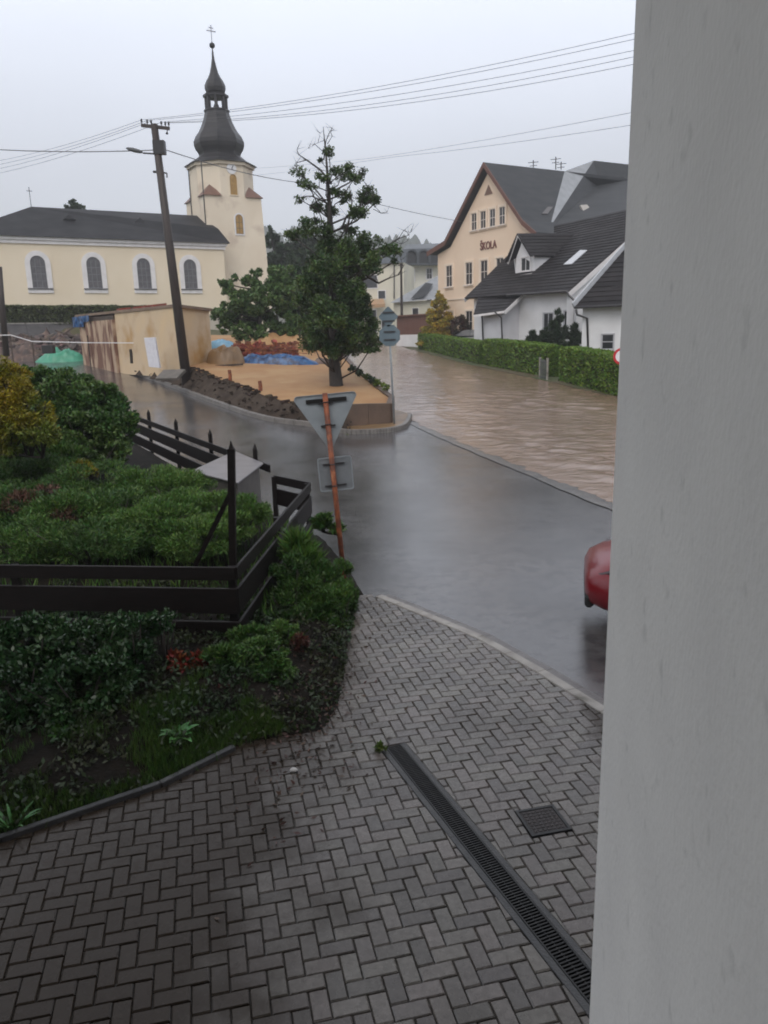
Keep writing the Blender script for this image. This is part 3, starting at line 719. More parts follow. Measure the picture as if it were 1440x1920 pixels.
for sx in (-1, 1):
    for sy in (-1, 1):
        mb = MB(); a = TC+V((sx*3.2, sy*3.2, 12.28)); b = TC+V((sx*3.2, sy*k, 12.28)); c = TC+V((sx*k, sy*3.2, 12.28)); d = TC+V((sx*(k+3)/2*.93, sy*(k+3)/2*.93, 13.6))
        mb.poly([a, b, d]); mb.poly([a, d, c]); mb.poly([a, c, b]); mb.poly([b, c, d]); mb.build('corner_roof', brownroofM, ch, False)
sc_ = .0585
ZT = [(40, 29.08), (45, 28.84), (85, 26.93), (165, 23.05), (180, 22.3), (212, 20.72), (300, 16.28), (312, 15.65), (320, 15.25)]
def zz(v): return interp(v, ZT)
dome = MB()
dome.lathe(TC, [(3.75, zz(313)), (3.2, zz(307)), (2.75, zz(303)), (2.35, zz(297)), (2.1, zz(293)), (2.15, zz(289)), (2.42, zz(281)), (2.55, zz(273)), (2.55, zz(266)), (2.35, zz(257)), (1.95, zz(247)), (1.65, zz(236)), (1.40, zz(224)), (1.25, zz(214)), (1.2, zz(208))], 8, pi/8)
dm = dome.build('onion_dome', domeM, ch, False)
b = MB(); b.lathe(TC, [(1.2, zz(211)), (1.3, zz(210)), (1.3, zz(207)), (1.0, zz(206))], 8, pi/8)
for k in range(8):
    w = pi/8+k*pi/4; b.box(TC+V((1.03*cos(w), 1.03*sin(w), (zz(207)+zz(182))/2)), .24, .24, zz(182)-zz(207), (cos(w), sin(w), 0))
b.lathe(TC, [(1.0, zz(184)), (1.28, zz(183)), (1.3, zz(179)), (1.0, zz(178)), (.9, zz(177))], 8, pi/8)
lan = b.build('lantern', domeM, ch, False)
b = MB(); b.tube([TC+V((0, 0, zz(206))), TC+V((0, 0, zz(196)))], [.35, .25], 8); b.build('bell', blackM, lan, False)
b = MB(); b.lathe(TC, [(.75, zz(178)), (.95, zz(173)), (1.05, zz(166)), (1.03, zz(160)), (.85, zz(152)), (.62, zz(145)), (.42, zz(136)), (.27, zz(124)), (.15, zz(112)), (.07, zz(95)), (.05, zz(90))], 8, pi/8); sp = b.build('spire', domeM, ch, False)
b = MB(); b.lathe(TC, [(.05, zz(91)), (.24, zz(88.5)), (.29, zz(85)), (.24, zz(81.5)), (.05, zz(79))], 10); b.build('ball', domeM, sp, False, True)
b = MB(); b.tube([TC+V((0, 0, zz(81))), TC+V((0, 0, zz(46)))], .045, 5); b.box(TC+V((0, 0, zz(58))), .95, .07, .09); b.box(TC+V((0, 0, zz(52))), .5, .07, .07); b.build('cross', M('cross_metal', (.3, .3, .33), rough=.4, metal=.5), sp, False)
window(ch, TC+V((.1, -2.98, 12.45)), (1, 0, 0), .75, 1.95, (0, -1, 0), True, sur=.1, surM=towerM, paneM=louvreM, frameM=louvreM, bars=(0, 5), dep=.08)
window(ch, TC+V((.45, -3.0, 8.7)), (1, 0, 0), .8, 1.9, (0, -1, 0), True, sur=.14, surM=trimM, paneM=louvreM, frameM=M('dark_bar', (.12, .1, .07)), bars=(1, 2), dep=.08)
b = MB(); b.tube([TC+V((0, -2.97, 14.9)), TC+V((0, -3.09, 14.9))], .5, 24); cf = b.build('clock_face', signwhiteM, ch, False)
b = MB()
for a_, l_ in ((.5, .36), (2.3, .26)):
    b = MB(); b.beam(TC+V((0, -3.11, 14.9)), TC+V((l_*sin(a_), -3.11, 14.9+l_*cos(a_))), .06, .02, (0, 1, 0)); b.build('clock_hand', blackM, cf, False)
for x_, y_ in ((TX0-.06, TY0+.1), (TX0-.06, TY0+4.2)):
    b = MB(); b.tube([(x_, y_, 8.6), (x_, y_, 12.2), (x_, y_, 15.4)], .06, 5); b.build('lightning_conductor', gutterM, ch, False)

# ---- churchyard hedge and retaining wall
def hedge(name, label, a, b, w, z0f, h, mat, n, size, group=None, seed=1, corem=None, cat='hedge'):
    rng = np.random.default_rng(seed); a = V(a); b = V(b); L = (b-a).length; d = (b-a).normalized(); s = V((d.y, -d.x))
    t = thing(name, label, cat, (a.x, a.y, z0f(a.x, a.y)), 0, group)
    u = rng.random(n)*L; face = rng.random(n)
    hw = w/2; nzv = np.array([fbm(x*.9+seed, 3.3) for x in u]); nz2 = np.array([fbm(x*2.7+seed, 9.1) for x in u])
    top = h*(1+.04*nzv+.03*nz2); pos = np.empty((n, 3)); out = np.zeros((n, 3))
    zt = rng.random(n)
    lat = np.where(face < .36, hw, np.where(face < .58, -hw, (rng.random(n)*2-1)*hw))
    zz_ = np.where(face < .58, zt*top, top)
    bul = 1+.09*np.array([noise.noise(V((x*1.6+seed, z*1.8, 4.))) for x, z in zip(u, zz_)])
    # rounded top edge
    rnd = np.clip((zz_/top-.86)/.14, 0, 1); latr = lat*bul*(1-.16*rnd**2)
    endin = np.minimum(u, L-u)
    latr = latr*np.clip(.8+endin*.9, 0, 1)
    depth = rng.random(n)**2*.16
    for i in range(n):
        p = a+d*float(u[i])
        la = latr[i]-np.sign(latr[i])*depth[i]*(face[i] < .58)
        pos[i] = (p.x+s.x*la, p.y+s.y*la, z0f(p.x, p.y)+zz_[i]-depth[i]*(face[i] >= .58))
    out[:, :2] = np.where((face < .58)[:, None], np.sign(lat)[:, None]*np.array([[s.x, s.y]]), 0); out[:, 2] = np.where(face < .58, .35, 1.)
    m_ = (u < .15); out[m_] += np.array([-d.x, -d.y, 0]); m_ = (u > L-.15); out[m_] += np.array([d.x, d.y, 0])
    # ends
    ne = n//12; pe = np.empty((ne*2, 3)); oe = np.empty((ne*2, 3))
    for k in range(ne*2):
        e = a if k < ne else b; sg = -1 if k < ne else 1; la = (rng.random()*2-1)*hw*.85; z_ = rng.random()*h*.97
        pe[k] = (e.x+s.x*la, e.y+s.y*la, z0f(e.x, e.y)+z_); oe[k] = (d.x*sg, d.y*sg, .3)
    leaf_mesh('foliage', np.vstack([pos, pe]), np.vstack([out, oe]), mat, t, size, .55, rng, .75, .2)
    mb = MB(); ns = max(1, int(L/2))
    for k in range(ns):
        p, q = a.lerp(b, (k+.02)/ns if k == 0 else k/ns), a.lerp(b, (k+1)/ns); zc, zq = z0f(p.x, p.y), z0f(q.x, q.y)
        c = [V((p.x+s.x*e, p.y+s.y*e, zc+zz2)) for e, zz2 in ((-hw*.78, 0), (hw*.78, 0), (hw*.72, h*.9), (-hw*.72, h*.9))]
        mb.prism(c, V((q.x-p.x, q.y-p.y, zq-zc)))
    mb.build('inner_branches', corem or MATS['twig_core'], t, fix=True)
    return t
M('twig_core', (.018, .022, .010), (.03, .028, .016), scale=4, rough=.9, bump=.5, bscale=10)
hedgeM = leafM('hedge_leaf', (.085, .165, .018), (.13, .22, .028), .45)
dkhedgeM = leafM('dark_hedge_leaf', (.055, .075, .022), (.075, .095, .03), .35)
darkleafM = leafM('dark_leaf', (.022, .048, .018), (.038, .07, .022), .4)
pearM = leafM('pear_leaf', (.026, .062, .014), (.060, .105, .018), .5)
walnutM = leafM('walnut_leaf', (.058, .115, .03), (.09, .155, .042), .4)
goldM = leafM('golden_leaf', (.25, .20, .012), (.10, .135, .016), .45)
junM = leafM('juniper_green', (.030, .078, .014), (.062, .13, .023), .5, .45)
jun2M = leafM('juniper_light', (.045, .11, .016), (.085, .165, .03), .45, .45)
shrubM = leafM('shrub_green', (.04, .095, .02), (.075, .135, .03), .45)
redleafM = leafM('copper_leaf', (.20, .045, .02), (.13, .035, .02), .4)
laurelM = leafM('laurel_leaf', (.022, .055, .018), (.035, .075, .025), .4, .25)
hostaM = leafM('bright_leaf', (.05, .15, .04), (.08, .2, .05), .25, .3)
grassM = leafM('grass_blade', (.035, .085, .012), (.06, .11, .02), .4, .5)
goldconM = leafM('golden_conifer_leaf', (.42, .29, .03), (.24, .21, .03), .4)
conM = leafM('dark_conifer', (.018, .035, .016), (.03, .05, .022), .4)
darkredM = leafM('dark_red_leaf', (.07, .03, .022), (.045, .045, .02), .4)

ya = 62.; hA = P(-60, 592, ya-2); hB = P(175, 592, ya+5)
hz = 5.0
hedge('churchyard_hedge', 'long dark clipped hedge below the church windows', (hA.x, hA.y), (hB.x+4, hB.y+2.2), 1.2, lambda x, y: hz-.2, 1.45, dkhedgeM, 9000, .22, seed=5)
t = thing('churchyard_wall', 'grey block retaining wall below the churchyard hedge', 'wall', (hA.x, hA.y, 2.5))
mb = MB(); d_ = (V((hB.x, hB.y, 0))-V((hA.x, hA.y, 0))).normalized(); s_ = V((d_.y, -d_.x, 0))
a_ = V((hA.x, hA.y, 0))+s_*.9; b_ = V((hB.x, hB.y, 0))+d_*9+s_*.9
for k in range(10):
    p = a_.lerp(b_, k/10); q = a_.lerp(b_, (k+1)/10); mb.beam((p.x, p.y, 3.2), (q.x-d_.x*.02, q.y-d_.y*.02, 3.2), .5, 3.3)
mb.build('wall_blocks', greyretM, t)
mb = MB(); mb.beam((a_.x, a_.y, 4.9), (b_.x, b_.y, 4.9), .6, .1); mb.build('coping', concM, t)

# ---- shed on the plot
c0 = P(338, 692, 37.5); c1 = P(400, 690, 41.); c2 = P(160, 668, 49.)
zs = zp(c0.x, c0.y)-.5; tz0 = P(338, 571, 37.5).z; tz1 = P(400, 579, 41.).z; tz2 = P(160, 590, 49.).z
sh = thing('old_shed', 'flat roofed shed with stained ochre plaster behind the leaning pole', 'shed', (c0.x, c0.y, zs))
mid = c2.lerp(c0, .42); tzm = lerp(tz2, tz0, .42)
c3 = c1+(c2-c0)*.96
def wallq(a, b, ta, tb, th=.3):
    d = (V((b.x-a.x, b.y-a.y, 0))).normalized(); s = V((d.y, -d.x, 0)); m = MB()
    m.prism([V((a.x, a.y, zs)), V((b.x, b.y, zs)), V((b.x, b.y, tb)), V((a.x, a.y, ta))], -s*th if s.y > 0 else -s*(-th) if False else (s*-th))
    return m
cen = (c0+c1+c2)/3
m = MB(); m.poly([(mid.x, mid.y, zs), (c0.x, c0.y, zs), (c0.x, c0.y, tz0-.1), (mid.x, mid.y, tzm-.1)]); m.poly([(c0.x, c0.y, zs), (c1.x, c1.y, zs), (c1.x, c1.y, tz1-.1), (c0.x, c0.y, tz0-.1)])
m.poly([(c1.x, c1.y, zs), (c3.x, c3.y, zs), (c3.x, c3.y, tz1-.1), (c1.x, c1.y, tz1-.1)]); m.poly([(c2.x, c2.y, zs), (c3.x, c3.y, zs), (c3.x, c3.y, tz2-.1), (c2.x, c2.y, tz2-.1)])
m.build('wall', shedM, sh)
m = MB(); n_ = 16; dl = (mid-c2).normalized(); so = V((dl.y, -dl.x, 0))
for k in range(n_):
    a = c2.lerp(mid, k/n_); b = c2.lerp(mid, (k+1)/n_); oa = so*(.05*noise.noise(V((k*.9, 2, 1)))+.03); 
    m.box(((a+b)/2+oa*1.0).xy.to_3d()+V((0, 0, (zs+lerp(tz2, tzm, k/n_)-.45)/2)), (b-a).xy.length, .25, lerp(tz2, tzm, k/n_)-.45-zs, dl.xy.to_3d())
m.build('damaged_wall', shedbrokenM, sh)
m = MB(); a = c2.lerp(mid, .02); m.beam((a.x, a.y, tz2-.35), (mid.x, mid.y, tzm-.35), .2, .28); m.build('lintel', plankM, sh)
m = MB(); off = .35
def ex(p, z, k=1.06): q = cen+(V((p.x, p.y, 0))-V((cen.x, cen.y, 0)))*k; return V((q.x, q.y, z))
cen = V((cen.x, cen.y, 0)); 
slab(m, [ex(c2, tz2+.02, 1.10), ex(c0, tz0+.02, 1.05), ex(c1, tz1+.02, 1.05), ex(c3, tz2*.5+tz1*.5, 1.05)], .14); m.build('roof', feltM, sh)
for k in (.45, .62, .72, .8):
    m = MB(); q = c2.lerp(c0, k); m.box((q.x+.2, q.y+.6, lerp(tz2, tz0, k)+.1), .7, .4, .14, (.8, .5, .1)); m.build('roof_tile', redbrickM, sh)
t = thing('blue_tarpaulin', 'blue tarpaulin hanging under the left end of shed roof', 'tarpaulin', (c2.x, c2.y, tz2-.9))
m = MB(); a = c2+so*.25-dl*.9; b = c2+so*.3+dl*2.6
for k in range(8):
    p = a.lerp(b, k/8); q = a.lerp(b, (k+1)/8); w0, w1 = .12*sin(k*1.9), .12*sin((k+1)*1.9)
    zt0, zt1 = tz2-.12, tz2-.12; h_ = .62 if k < 5 else .35
    m.prism([V((p.x, p.y, zt0-h_))+so*w0, V((q.x, q.y, zt1-h_))+so*w1, V((q.x, q.y, zt1))+so*w1*.3, V((p.x, p.y, zt0))+so*w0*.3], so*.02)
m.build('tarp_sheet', bluetarpM, t, smooth=False)

# ---- school
sc = thing('school_building', 'peach school building with steep grey roof and lettered gable', 'school', (5.9, 78, 1.7), atan2(-.857, .514))
SW, SE, SA, XA = 13.7, 9.2, 15.5, 7.75; SD = 12.
mb = MB()
mb.prism([(0, 0, -1), (SW, 0, -1), (SW, 0, SE-.1), (XA, 0, SA-.4), (2.1, 0, SE+.25), (0, 0, SE-.25)], (0, 1.6, 0)); mb.bx(.02, SW-.02, 1.61, SD+9, -1, SE-.6); mb.build('wall', peachM, sc, False, fix=True)
mb = MB()
prof = [(-1.0, SE-.2), (1.9, SE+.5), (XA, SA), (SW-.9, SE+.95), (SW+.8, SE-.2)]
SMI = mtx(sc).inverted(); SMX = mtx(sc)
def splane(u, v):       # a point of the right-hand main slope, local
    p0, p1, p2 = SMX @ V((XA, 0, SA+.28)), SMX @ V((SW-.9, 0, SE+.95+.28)), SMX @ V((XA, 5, SA+.28)); n = (p1-p0).cross(p2-p0).normalized(); d = ray(u, v); o = V((0, 0, CAM_H))
    return SMI @ (o+d*((p0-o).dot(n)/d.dot(n)))
for (x0, z0), (x1, z1) in zip(prof[:3], prof[1:3]): mb.prism([(x0, -.55, z0), (x1, -.55, z1), (x1, -.55, z1+.28), (x0, -.55, z0+.28)], (0, SD+10, 0))
Rl, Bl = splane(1055, 316), splane(1031, 426); Rl = V((XA, Rl.y, SA+.28))
top = [V((XA, -.55, SA+.28)), Rl, Bl, V((SW-.9, Bl.y*.5, SE+.95+.28)), V((SW-.9, -.55, SE+.95+.28))]
mb.prism(top, (0, 0, -.28)); mb.prism([(SW-.9, -.55, SE+.95), (SW+.8, -.55, SE-.2), (SW+.8, -.55, SE+.08), (SW-.9, -.55, SE+1.23)], (0, 4, 0))
rf = mb.build('roof', schoolroofM, sc, False, fix=True)
mb = MB()
for (x0, z0), (x1, z1) in zip(prof, prof[1:]): mb.prism([(x0, -.62, z0-.12), (x1, -.62, z1-.12), (x1, -.62, z1+.3), (x0, -.62, z0+.3)], (0, .12, 0))
mb.build('bargeboard', brownwallM, sc, False, fix=True)
R_, B_ = SMX @ Rl, SMX @ Bl
K_, K2_, C_, D_ = P(1113, 301, 80.5), P(1152, 319, 84), P(1330, 325, 86), P(1260, 455, 62)
mb = MB(); mb.poly([R_, K_, B_]); mb.build('wing_valley_roof', paleroof_skysheenM, sc)  # pale colour stands in for sky reflected by this facet
mb = MB(); mb.poly([K_, K2_, C_, D_, B_]); mb.poly([R_, K_, K2_, C_, C_-V((0, 0, 6)), R_-V((0, 0, 5))]); mb.build('wing_roof', schoolroofM, sc)
def onplane(u, v, p0, nr):
    d = ray(u, v); o = V((0, 0, CAM_H)); return o+d*((p0-o).dot(nr)/d.dot(nr))
def skylite(quad, p0, nr, parent, m):
    nr = nr.normalized(); nr = nr if nr.z > 0 else -nr; q = [onplane(u, v, p0, nr)+nr*.08 for u, v in quad]; b = MB(); slab(b, q, .14); return b.build('skylight', m, parent)
m0 = SMX @ V((XA, 3, SA+.28)); m1 = SMX @ V((SW-.9, 3, SE+.95+.28)); m2 = SMX @ V((XA, 9, SA+.28))
skyM = M('skylight_frame', (.40, .37, .33), rough=.4)
skylite(((1015, 402), (1026, 402), (1036, 389), (1026, 389)), m0, (m1-m0).cross(m2-m0), sc, M('grey_skylight', (.12, .11, .11), rough=.3))
skylite(((1094, 398), (1109, 396), (1100, 385), (1087, 386)), K_, (C_-K_).cross(B_-K_), sc, skyM)
def sch_win(xc, z, w, h, two=True): window(sc, (xc, 0, z), (1, 0, 0), w, h, (0, -1, 0), fw=.16, frameM=pale_f, surM=peachtrimM, sur=.2, bars=(1, 1), dep=.1, sill=pale_f)
pale_f = M('pale_frame', (.75, .68, .62), rough=.6)
for k in range(4): sch_win(5.75+k*1.3, 10.5, .78, 1.45)
for xc in (1.9, 5.0, 7.2, 9.4, 11.8): sch_win(xc, 5.85, 1.0, 1.95)
for xc in (2., 5.0, 7.2, 9.4, 11.8): sch_win(xc, 1.6, 1.0, 1.9)
b = MB(); b.prism([(XA-.55, -.05, 13.2), (XA+.55, -.05, 13.2), (XA, -.05, 14.0)], (0, .06, 0)); b.build('gable_vent', M('vent_dark', (.2, .12, .09)), sc, False)
b = MB(); b.bx(-.02, SW+.02, -.08, 0, 4.6, 4.75); b.bx(-.02, SW+.02, -.05, 0, -1, .4); b.build('string_course', peachtrimM, sc, False)
fc = bpy.data.curves.new('lettering', 'FONT'); fc.body = 'ŠKOLA'; fc.size = .92; fc.align_x = 'CENTER'; fc.extrude = .03; fc.offset = .012
fo = bpy.data.objects.new('lettering_curve', fc); COL.objects.link(fo); bpy.context.view_layer.update()
fm = bpy.data.meshes.new_from_object(fo.evaluated_get(bpy.context.evaluated_depsgraph_get())); fm.materials.clear(); fm.materials.append(letterM)
bpy.data.objects.remove(fo)
fo = bpy.data.objects.new('lettering', fm); COL.objects.link(fo); fo.parent = sc; fo.location = (7.75, -.04, 8.7); fo.rotation_euler = (pi/2, 0, 0); fo.scale = (.8, 1, 1)
b = MB()
for u0, v0, v1 in ((1000, 318, 300), (1042, 318, 294), (1052, 318, 303)): p = P(u0, v0, 77); q = P(u0, v1, 77); b.tube([p, q], .05, 5); b.box(q-V((0, 0, .2)), 1.0, .05, .05, (1, -.4, 0)); b.box(q-V((0, 0, .5)), .7, .05, .05, (1, -.4, 0))
b.build('antenna', gutterM, sc)

# ---- white house
A_, B2, R1, R2 = P(871, 559, 64), P(1066, 546, 55), P(1000, 432, 69.5), P(1258, 374, 60)
wh = thing('white_house', 'white rendered house with dark tiled roof and small dormer', 'house', (A_.x, A_.y, 1.2))
hd = (B2-A_); hd.z = 0; hd.normalize(); hn = V((hd.y, -hd.x, 0))       # towards the street / camera
if hn.y > 0: hn = -hn
mb = MB(); courses(mb, A_, B2, R1, R2, 26, .035)
back1, back2 = R1+(R1-A_).xy.to_3d()*.9+V((0, 0, A_.z-R1.z)), R2+(R2-B2).xy.to_3d()*.9+V((0, 0, B2.z-R2.z))
mb.quad(R1, R2, back2, back1); rf = mb.build('roof', tileM, wh)
mb = MB(); a = A_+(-hn)*.7+hd*.35; b = B2+(-hn)*.7-hd*.35; zb = .8
a2, b2 = back1+hn*.5+hd*.35, back2+hn*.5-hd*.35
for p, q in ((a, b), (b, b2), (b2, a2), (a2, a)):
    mb.poly([(p.x, p.y, zb), (q.x, q.y, zb), (q.x, q.y, q.z+.3), (p.x, p.y, p.z+.3)])
mb.poly([V((a.x, a.y, a.z+.25)), V((a2.x, a2.y, a2.z+.25)), R1+hd*.35-V((0, 0, .25))])
dz_ = V((0, 0, .16)); gb = [B2-hd*.12-dz_, R2-hd*.12-dz_, back2-hd*.12-dz_]; mb.poly(gb); mb.poly([gb[0], gb[2], V((gb[2].x, gb[2].y, zb)), V((gb[0].x, gb[0].y, zb))])
mb.build('wall', whiteM, wh)
mb = MB()
mb.beam(B2+V((0, 0, -.28)), R2+V((0, 0, -.28)), .06, .34); mb.beam(A_+V((0, 0, -.2)), R1+V((0, 0, -.2)), .06, .28); mb.build('bargeboard', trimM, wh)
mb = MB(); mb.tube([A_.lerp(B2, .45)+hn*.08, B2+hn*.08], .085, 8); mb.build('gutter', gutterM, wh, smooth=True)
# entrance bay with catslide roof at the left end
p0, p1 = P(888, 590, 60.5), P(946, 582, 58.); q0, q1 = P(905, 528, 64.8), P(1000, 532, 60.6)
mb = MB(); courses(mb, p0, p1, q0, q1, 9, .035); prf = mb.build('porch_roof', tileM, wh)
mb = MB(); mb.beam(p1+V((0, 0, -.16)), q1+V((0, 0, -.16)), .08, .26); mb.beam(p0+V((0, 0, -.1)), p1+V((0, 0, -.1)), .06, .16); mb.build('porch_fascia', trimM, wh)
e0, e1 = P(903, 640, 61.), P(941, 645, 58.9)
mb = MB(); mb.poly([(e0.x, e0.y, .8), (e1.x, e1.y, .8), (e1.x, e1.y, p1.z+.05), (e0.x, e0.y, p0.z+.05)]); e2 = e1-hn*3.2; e3 = e0-hn*3.5
mb.poly([(e1.x, e1.y, .8), (e2.x, e2.y, .8), (e2.x, e2.y, q1.z-.1), (e1.x, e1.y, p1.z+.05)]); mb.poly([(e0.x, e0.y, .8), (e3.x, e3.y, .8), (e3.x, e3.y, p0.z+1.2), (e0.x, e0.y, p0.z+.05)]); mb.build('porch_wall', M('grey_white_render', (.66, .66, .69), (.6, .6, .63), scale=1.2, rough=.8), wh)
mb = MB()
for (u0, v0, v1, yy, j) in ((940, 590, 650, 58.6, -14), (904, 592, 645, 60.7, -2)):
    mb.tube([P(u0+j, v0-7, yy), P(u0, v0+6, yy), P(u0+2, v1, yy)], .06, 6)
mb.tube([P(1062, 546, 54.9), P(1066, 553, 54.9), P(1079, 566, 53.4)], .07, 6)
mb.build('downpipe', gutterM, wh, smooth=True)
# dormer
d0, d1 = P(966, 519, 63.0), P(1002, 513, 61.4); dap = P(976, 438, 62.4); dev0, dev1 = P(952, 492, 63.2), P(1000, 480, 60.9)
dback = P(1078, 440, 67.5); 
def onroof(u, v):
    n = (B2-A_).cross(R1-A_).normalized(); n = n if n.z > 0 else -n; d = ray(u, v); o = V((0, 0, CAM_H)); return o+d*((A_-o).dot(n)/d.dot(n))
fl, fr = P(968, 484, 62.9), P(1002, 476, 61.3)
mb = MB(); mb.poly([d0, d1, fr, P(980, 450, 62.2), fl]); mb.poly([d1, onroof(1036, 480), fr]); mb.poly([d0, fl, onroof(962, 474)]); dw = mb.build('dormer', whiteM, wh)
rbk = onroof(1078, 437); e1_ = onroof(1040, 480); e0_ = onroof(972, 470)
mb = MB(); ap = dap+hn*.35
courses(mb, dev1+hn*.3, e1_, ap, rbk, 7, .035); courses(mb, dev0+hn*.3, e0_, ap, rbk, 7, .035); mb.build('dormer_roof', tileM, dw)
mb = MB(); mb.beam(dev0+V((0, 0, -.1)), dap+hn*.3+V((0, 0, -.1)), .06, .18); mb.beam(dev1+V((0, 0, -.1)), dap+hn*.3+V((0, 0, -.1)), .06, .18); mb.beam(d0+hn*.15, d1+hn*.15, .3, .08); mb.build('dormer_trim', trimM, dw)
wu = (d1-d0); wu.z = 0
wo = P(986, 508, 62.05)+hn*.0
window(wh, wo, wu, .95, 1.0, hn, fw=.07, frameM=trimM, bars=(1, 0), dep=.1, world=True, name='dormer_window')
# skylight
k0, k1, k2, k3 = P(1058, 497, 57.2), P(1069, 496, 56.9), P(1100, 470, 58.4), P(1088, 471, 58.7)
nr = (B2-A_).cross(R1-A_).normalized(); nr = nr if nr.z > 0 else -nr
ks = [onroof(*q)+nr*.06 for q in ((1057, 497), (1072, 496), (1101, 470), (1088, 470))]
mb = MB(); slab(mb, ks, .12); mb.build('skylight', M('skylight_glass', (.55, .57, .6), rough=.06, spec=.8), wh)
# street windows of the main wall
wn_ = (b-a); wn_.z = 0
def onwall(u, v):
    n = V((hn.x, hn.y, 0)); d = ray(u, v); o = V((0, 0, CAM_H)); return o+d*((a-o).dot(n)/d.dot(n))
for u0, v0 in ((1028, 640), (1067, 637)):
    window(wh, onwall(u0, v0)+hn*.01, wn_, .95, 2.0, hn, fw=.07, frameM=M('grey_frame', (.5, .5, .53), rough=.5), bars=(1, 0), dep=.08, world=True)
# near extension with its own roof
x0, x1, y0_, y1_ = P(1077, 577, 50.5), P(1300, 566, 47.5), P(1180, 458, 54.), P(1330, 446, 51.)
mb = MB(); courses(mb, x0, x1, y0_, y1_, 13, .045); mb.build('extension_roof', tileM, wh)
mb = MB(); mb.beam(x0+V((0, 0, .12))-hd*.1, y0_+V((0, 0, .12))-hd*.1, .1, .42); mb.build('extension_bargeboard', M('pale_grey_board', (.55, .57, .6), (.48, .5, .53), scale=2, rough=.5), wh)
f0, f1 = P(1090, 660, 50.9), P(1300, 650, 48.3); xd = (f1-f0); xd.z = 0; xd.normalize(); xn = V((xd.y, -xd.x, 0)); xn = -xn if xn.y > 0 else xn
mb = MB(); mb.poly([(f0.x, f0.y, .6), (f1.x, f1.y, .6), (f1.x, f1.y, x1.z), (f0.x, f0.y, x0.z)]); f2 = V((y0_.x, y0_.y, 0))+xd*.3; mb.poly([(f0.x, f0.y, .6), (f2.x, f2.y, .6), (f2.x, f2.y, y0_.z-.25), (f0.x, f0.y, x0.z-.05)]); mb.build('extension_wall', whiteM, wh)
mb = MB(); mb.tube([x0+xn*.08, x1+xn*.08], .08, 8); gx = mb.build('extension_gutter', gutterM, wh, smooth=True)
mb = MB(); mb.tube([P(1080, 580, 50.4), P(1082, 590, 50.4), P(1101, 597, 50.7), P(1103, 662, 50.75)], .075, 6); mb.build('extension_downpipe', gutterM, wh, smooth=True)
def onw2(u, v):
    d = ray(u, v); o = V((0, 0, CAM_H)); return o+d*((f0-o).dot(xn)/d.dot(xn))
window(wh, onw2(1139, 655)+xn*.01, xd, .75, .95, xn, fw=.05, frameM=M('grey_frame', (.5, .5, .53)), bars=(0, 1), dep=.08, world=True)

# ---- far buildings
mn = thing('manor_house', 'pale far manor with grey mansard roof and dormer windows', 'manor', P(690, 640, 135)-V((0, 0, 1)))
MY = 135
def pts(*l): return [P(u, v, MY) for u, v in l]
mb = MB(); mb.prism(pts((752, 655), (840, 655), (840, 497), (752, 497)), (1, 14, 0)); mb.build('wall', M('pale_render', (.80, .77, .66), (.72, .7, .62), scale=.3, rough=.85), mn, fix=True)
mb = MB(); a4 = pts((747, 498), (845, 495)); b4 = [P(756, 467, MY+3), P(845, 464, MY+3)]
mb.poly([a4[0], a4[1], b4[1], b4[0]]); mb.poly([a4[0], b4[0], b4[0]+V((1, 12, 0)), a4[0]+V((-.5, 14, 0))]); mb.poly([b4[0], b4[1], b4[1]+V((1, 12, 2)), b4[0]+V((1, 12, 2))]); mrf = mb.build('roof', M('far_slate', (.055, .065, .075), (.075, .085, .095), scale=.6, rough=.5), mn)
mb = MB(); mb.beam(a4[0]+V((0, -.2, 0)), a4[1]+V((0, -.2, 0)), .5, .4); mb.build('cornice', trimM, mn)
for u0 in (772, 794, 815):
    window(mn, P(u0, 495, MY-.6), (1, 0, 0), 1.5, 2.0, (0, -1, 0), True, fw=.25, frameM=M('far_slate2', (.06, .07, .08), rough=.5), bars=(0, 0), dep=1.6, world=True, name='roof_dormer')
for u0, v0 in ((772, 527), (805, 523), (772, 575), (805, 570)):
    window(mn, P(u0, v0, MY), (1, 0, 0), .9, 1.7, (0, -1, 0), fw=.15, frameM=trimM, bars=(1, 1), world=True, dep=.1)
tn = thing('cream_town_house', 'cream town house beyond the tree with shop window and blank wall', 'house', P(720, 650, 118)-V((0, 0, 1)))
mb = MB(); mb.prism([P(u, v, 118) for u, v in ((660, 660), (757, 655), (757, 492), (660, 497))], (2, 10, 0)); mb.build('wall', M('pale_cream', (.76, .72, .58), (.68, .64, .54), scale=.25, rough=.85), tn, fix=True)
mb = MB(); mb.poly([P(u, v, y) for u, v, y in ((655, 498, 117.5), (759, 492, 117.5), (745, 468, 122), (660, 472, 122))]); mb.build('roof', M('far_slate', (.055, .065, .075)), tn)
for u0, v0, w_, h_ in ((716, 560, 1.0, 1.1), (700, 628, 1.0, 3.6), (722, 628, .9, 3.2), (692, 540, 2.4, 1.8)):
    window(tn, P(u0, v0, 118), (1, 0, 0), w_, h_, (0, -1, 0), fw=.12, frameM=trimM, bars=(0, 0), world=True, dep=.1)
mb = MB(); mb.tube([P(739, 497, 117.8), P(739, 560, 117.8)], .09, 5); mb.build('downpipe', gutterM, tn)
t = thing('shop_awning', 'small orange awning over the far shop door', 'awning', P(707, 571, 116))
mb = MB(); q = [P(691, 571, 115), P(722, 569, 115), P(719, 560, 117.9), P(697, 561, 117.9)]; slab(mb, q, .12); mb.build('canopy', orangeM, t)
mb = MB(); mb.beam(q[0]-V((0, 0, .25)), q[1]-V((0, 0, .25)), .04, .5); mb.build('valance', orangeM, t)
lo = thing('low_grey_roofed_house', 'low house with pale grey hipped roof in front of manor', 'house', P(780, 640, 104)-V((0, 0, 1)))
LY = 104
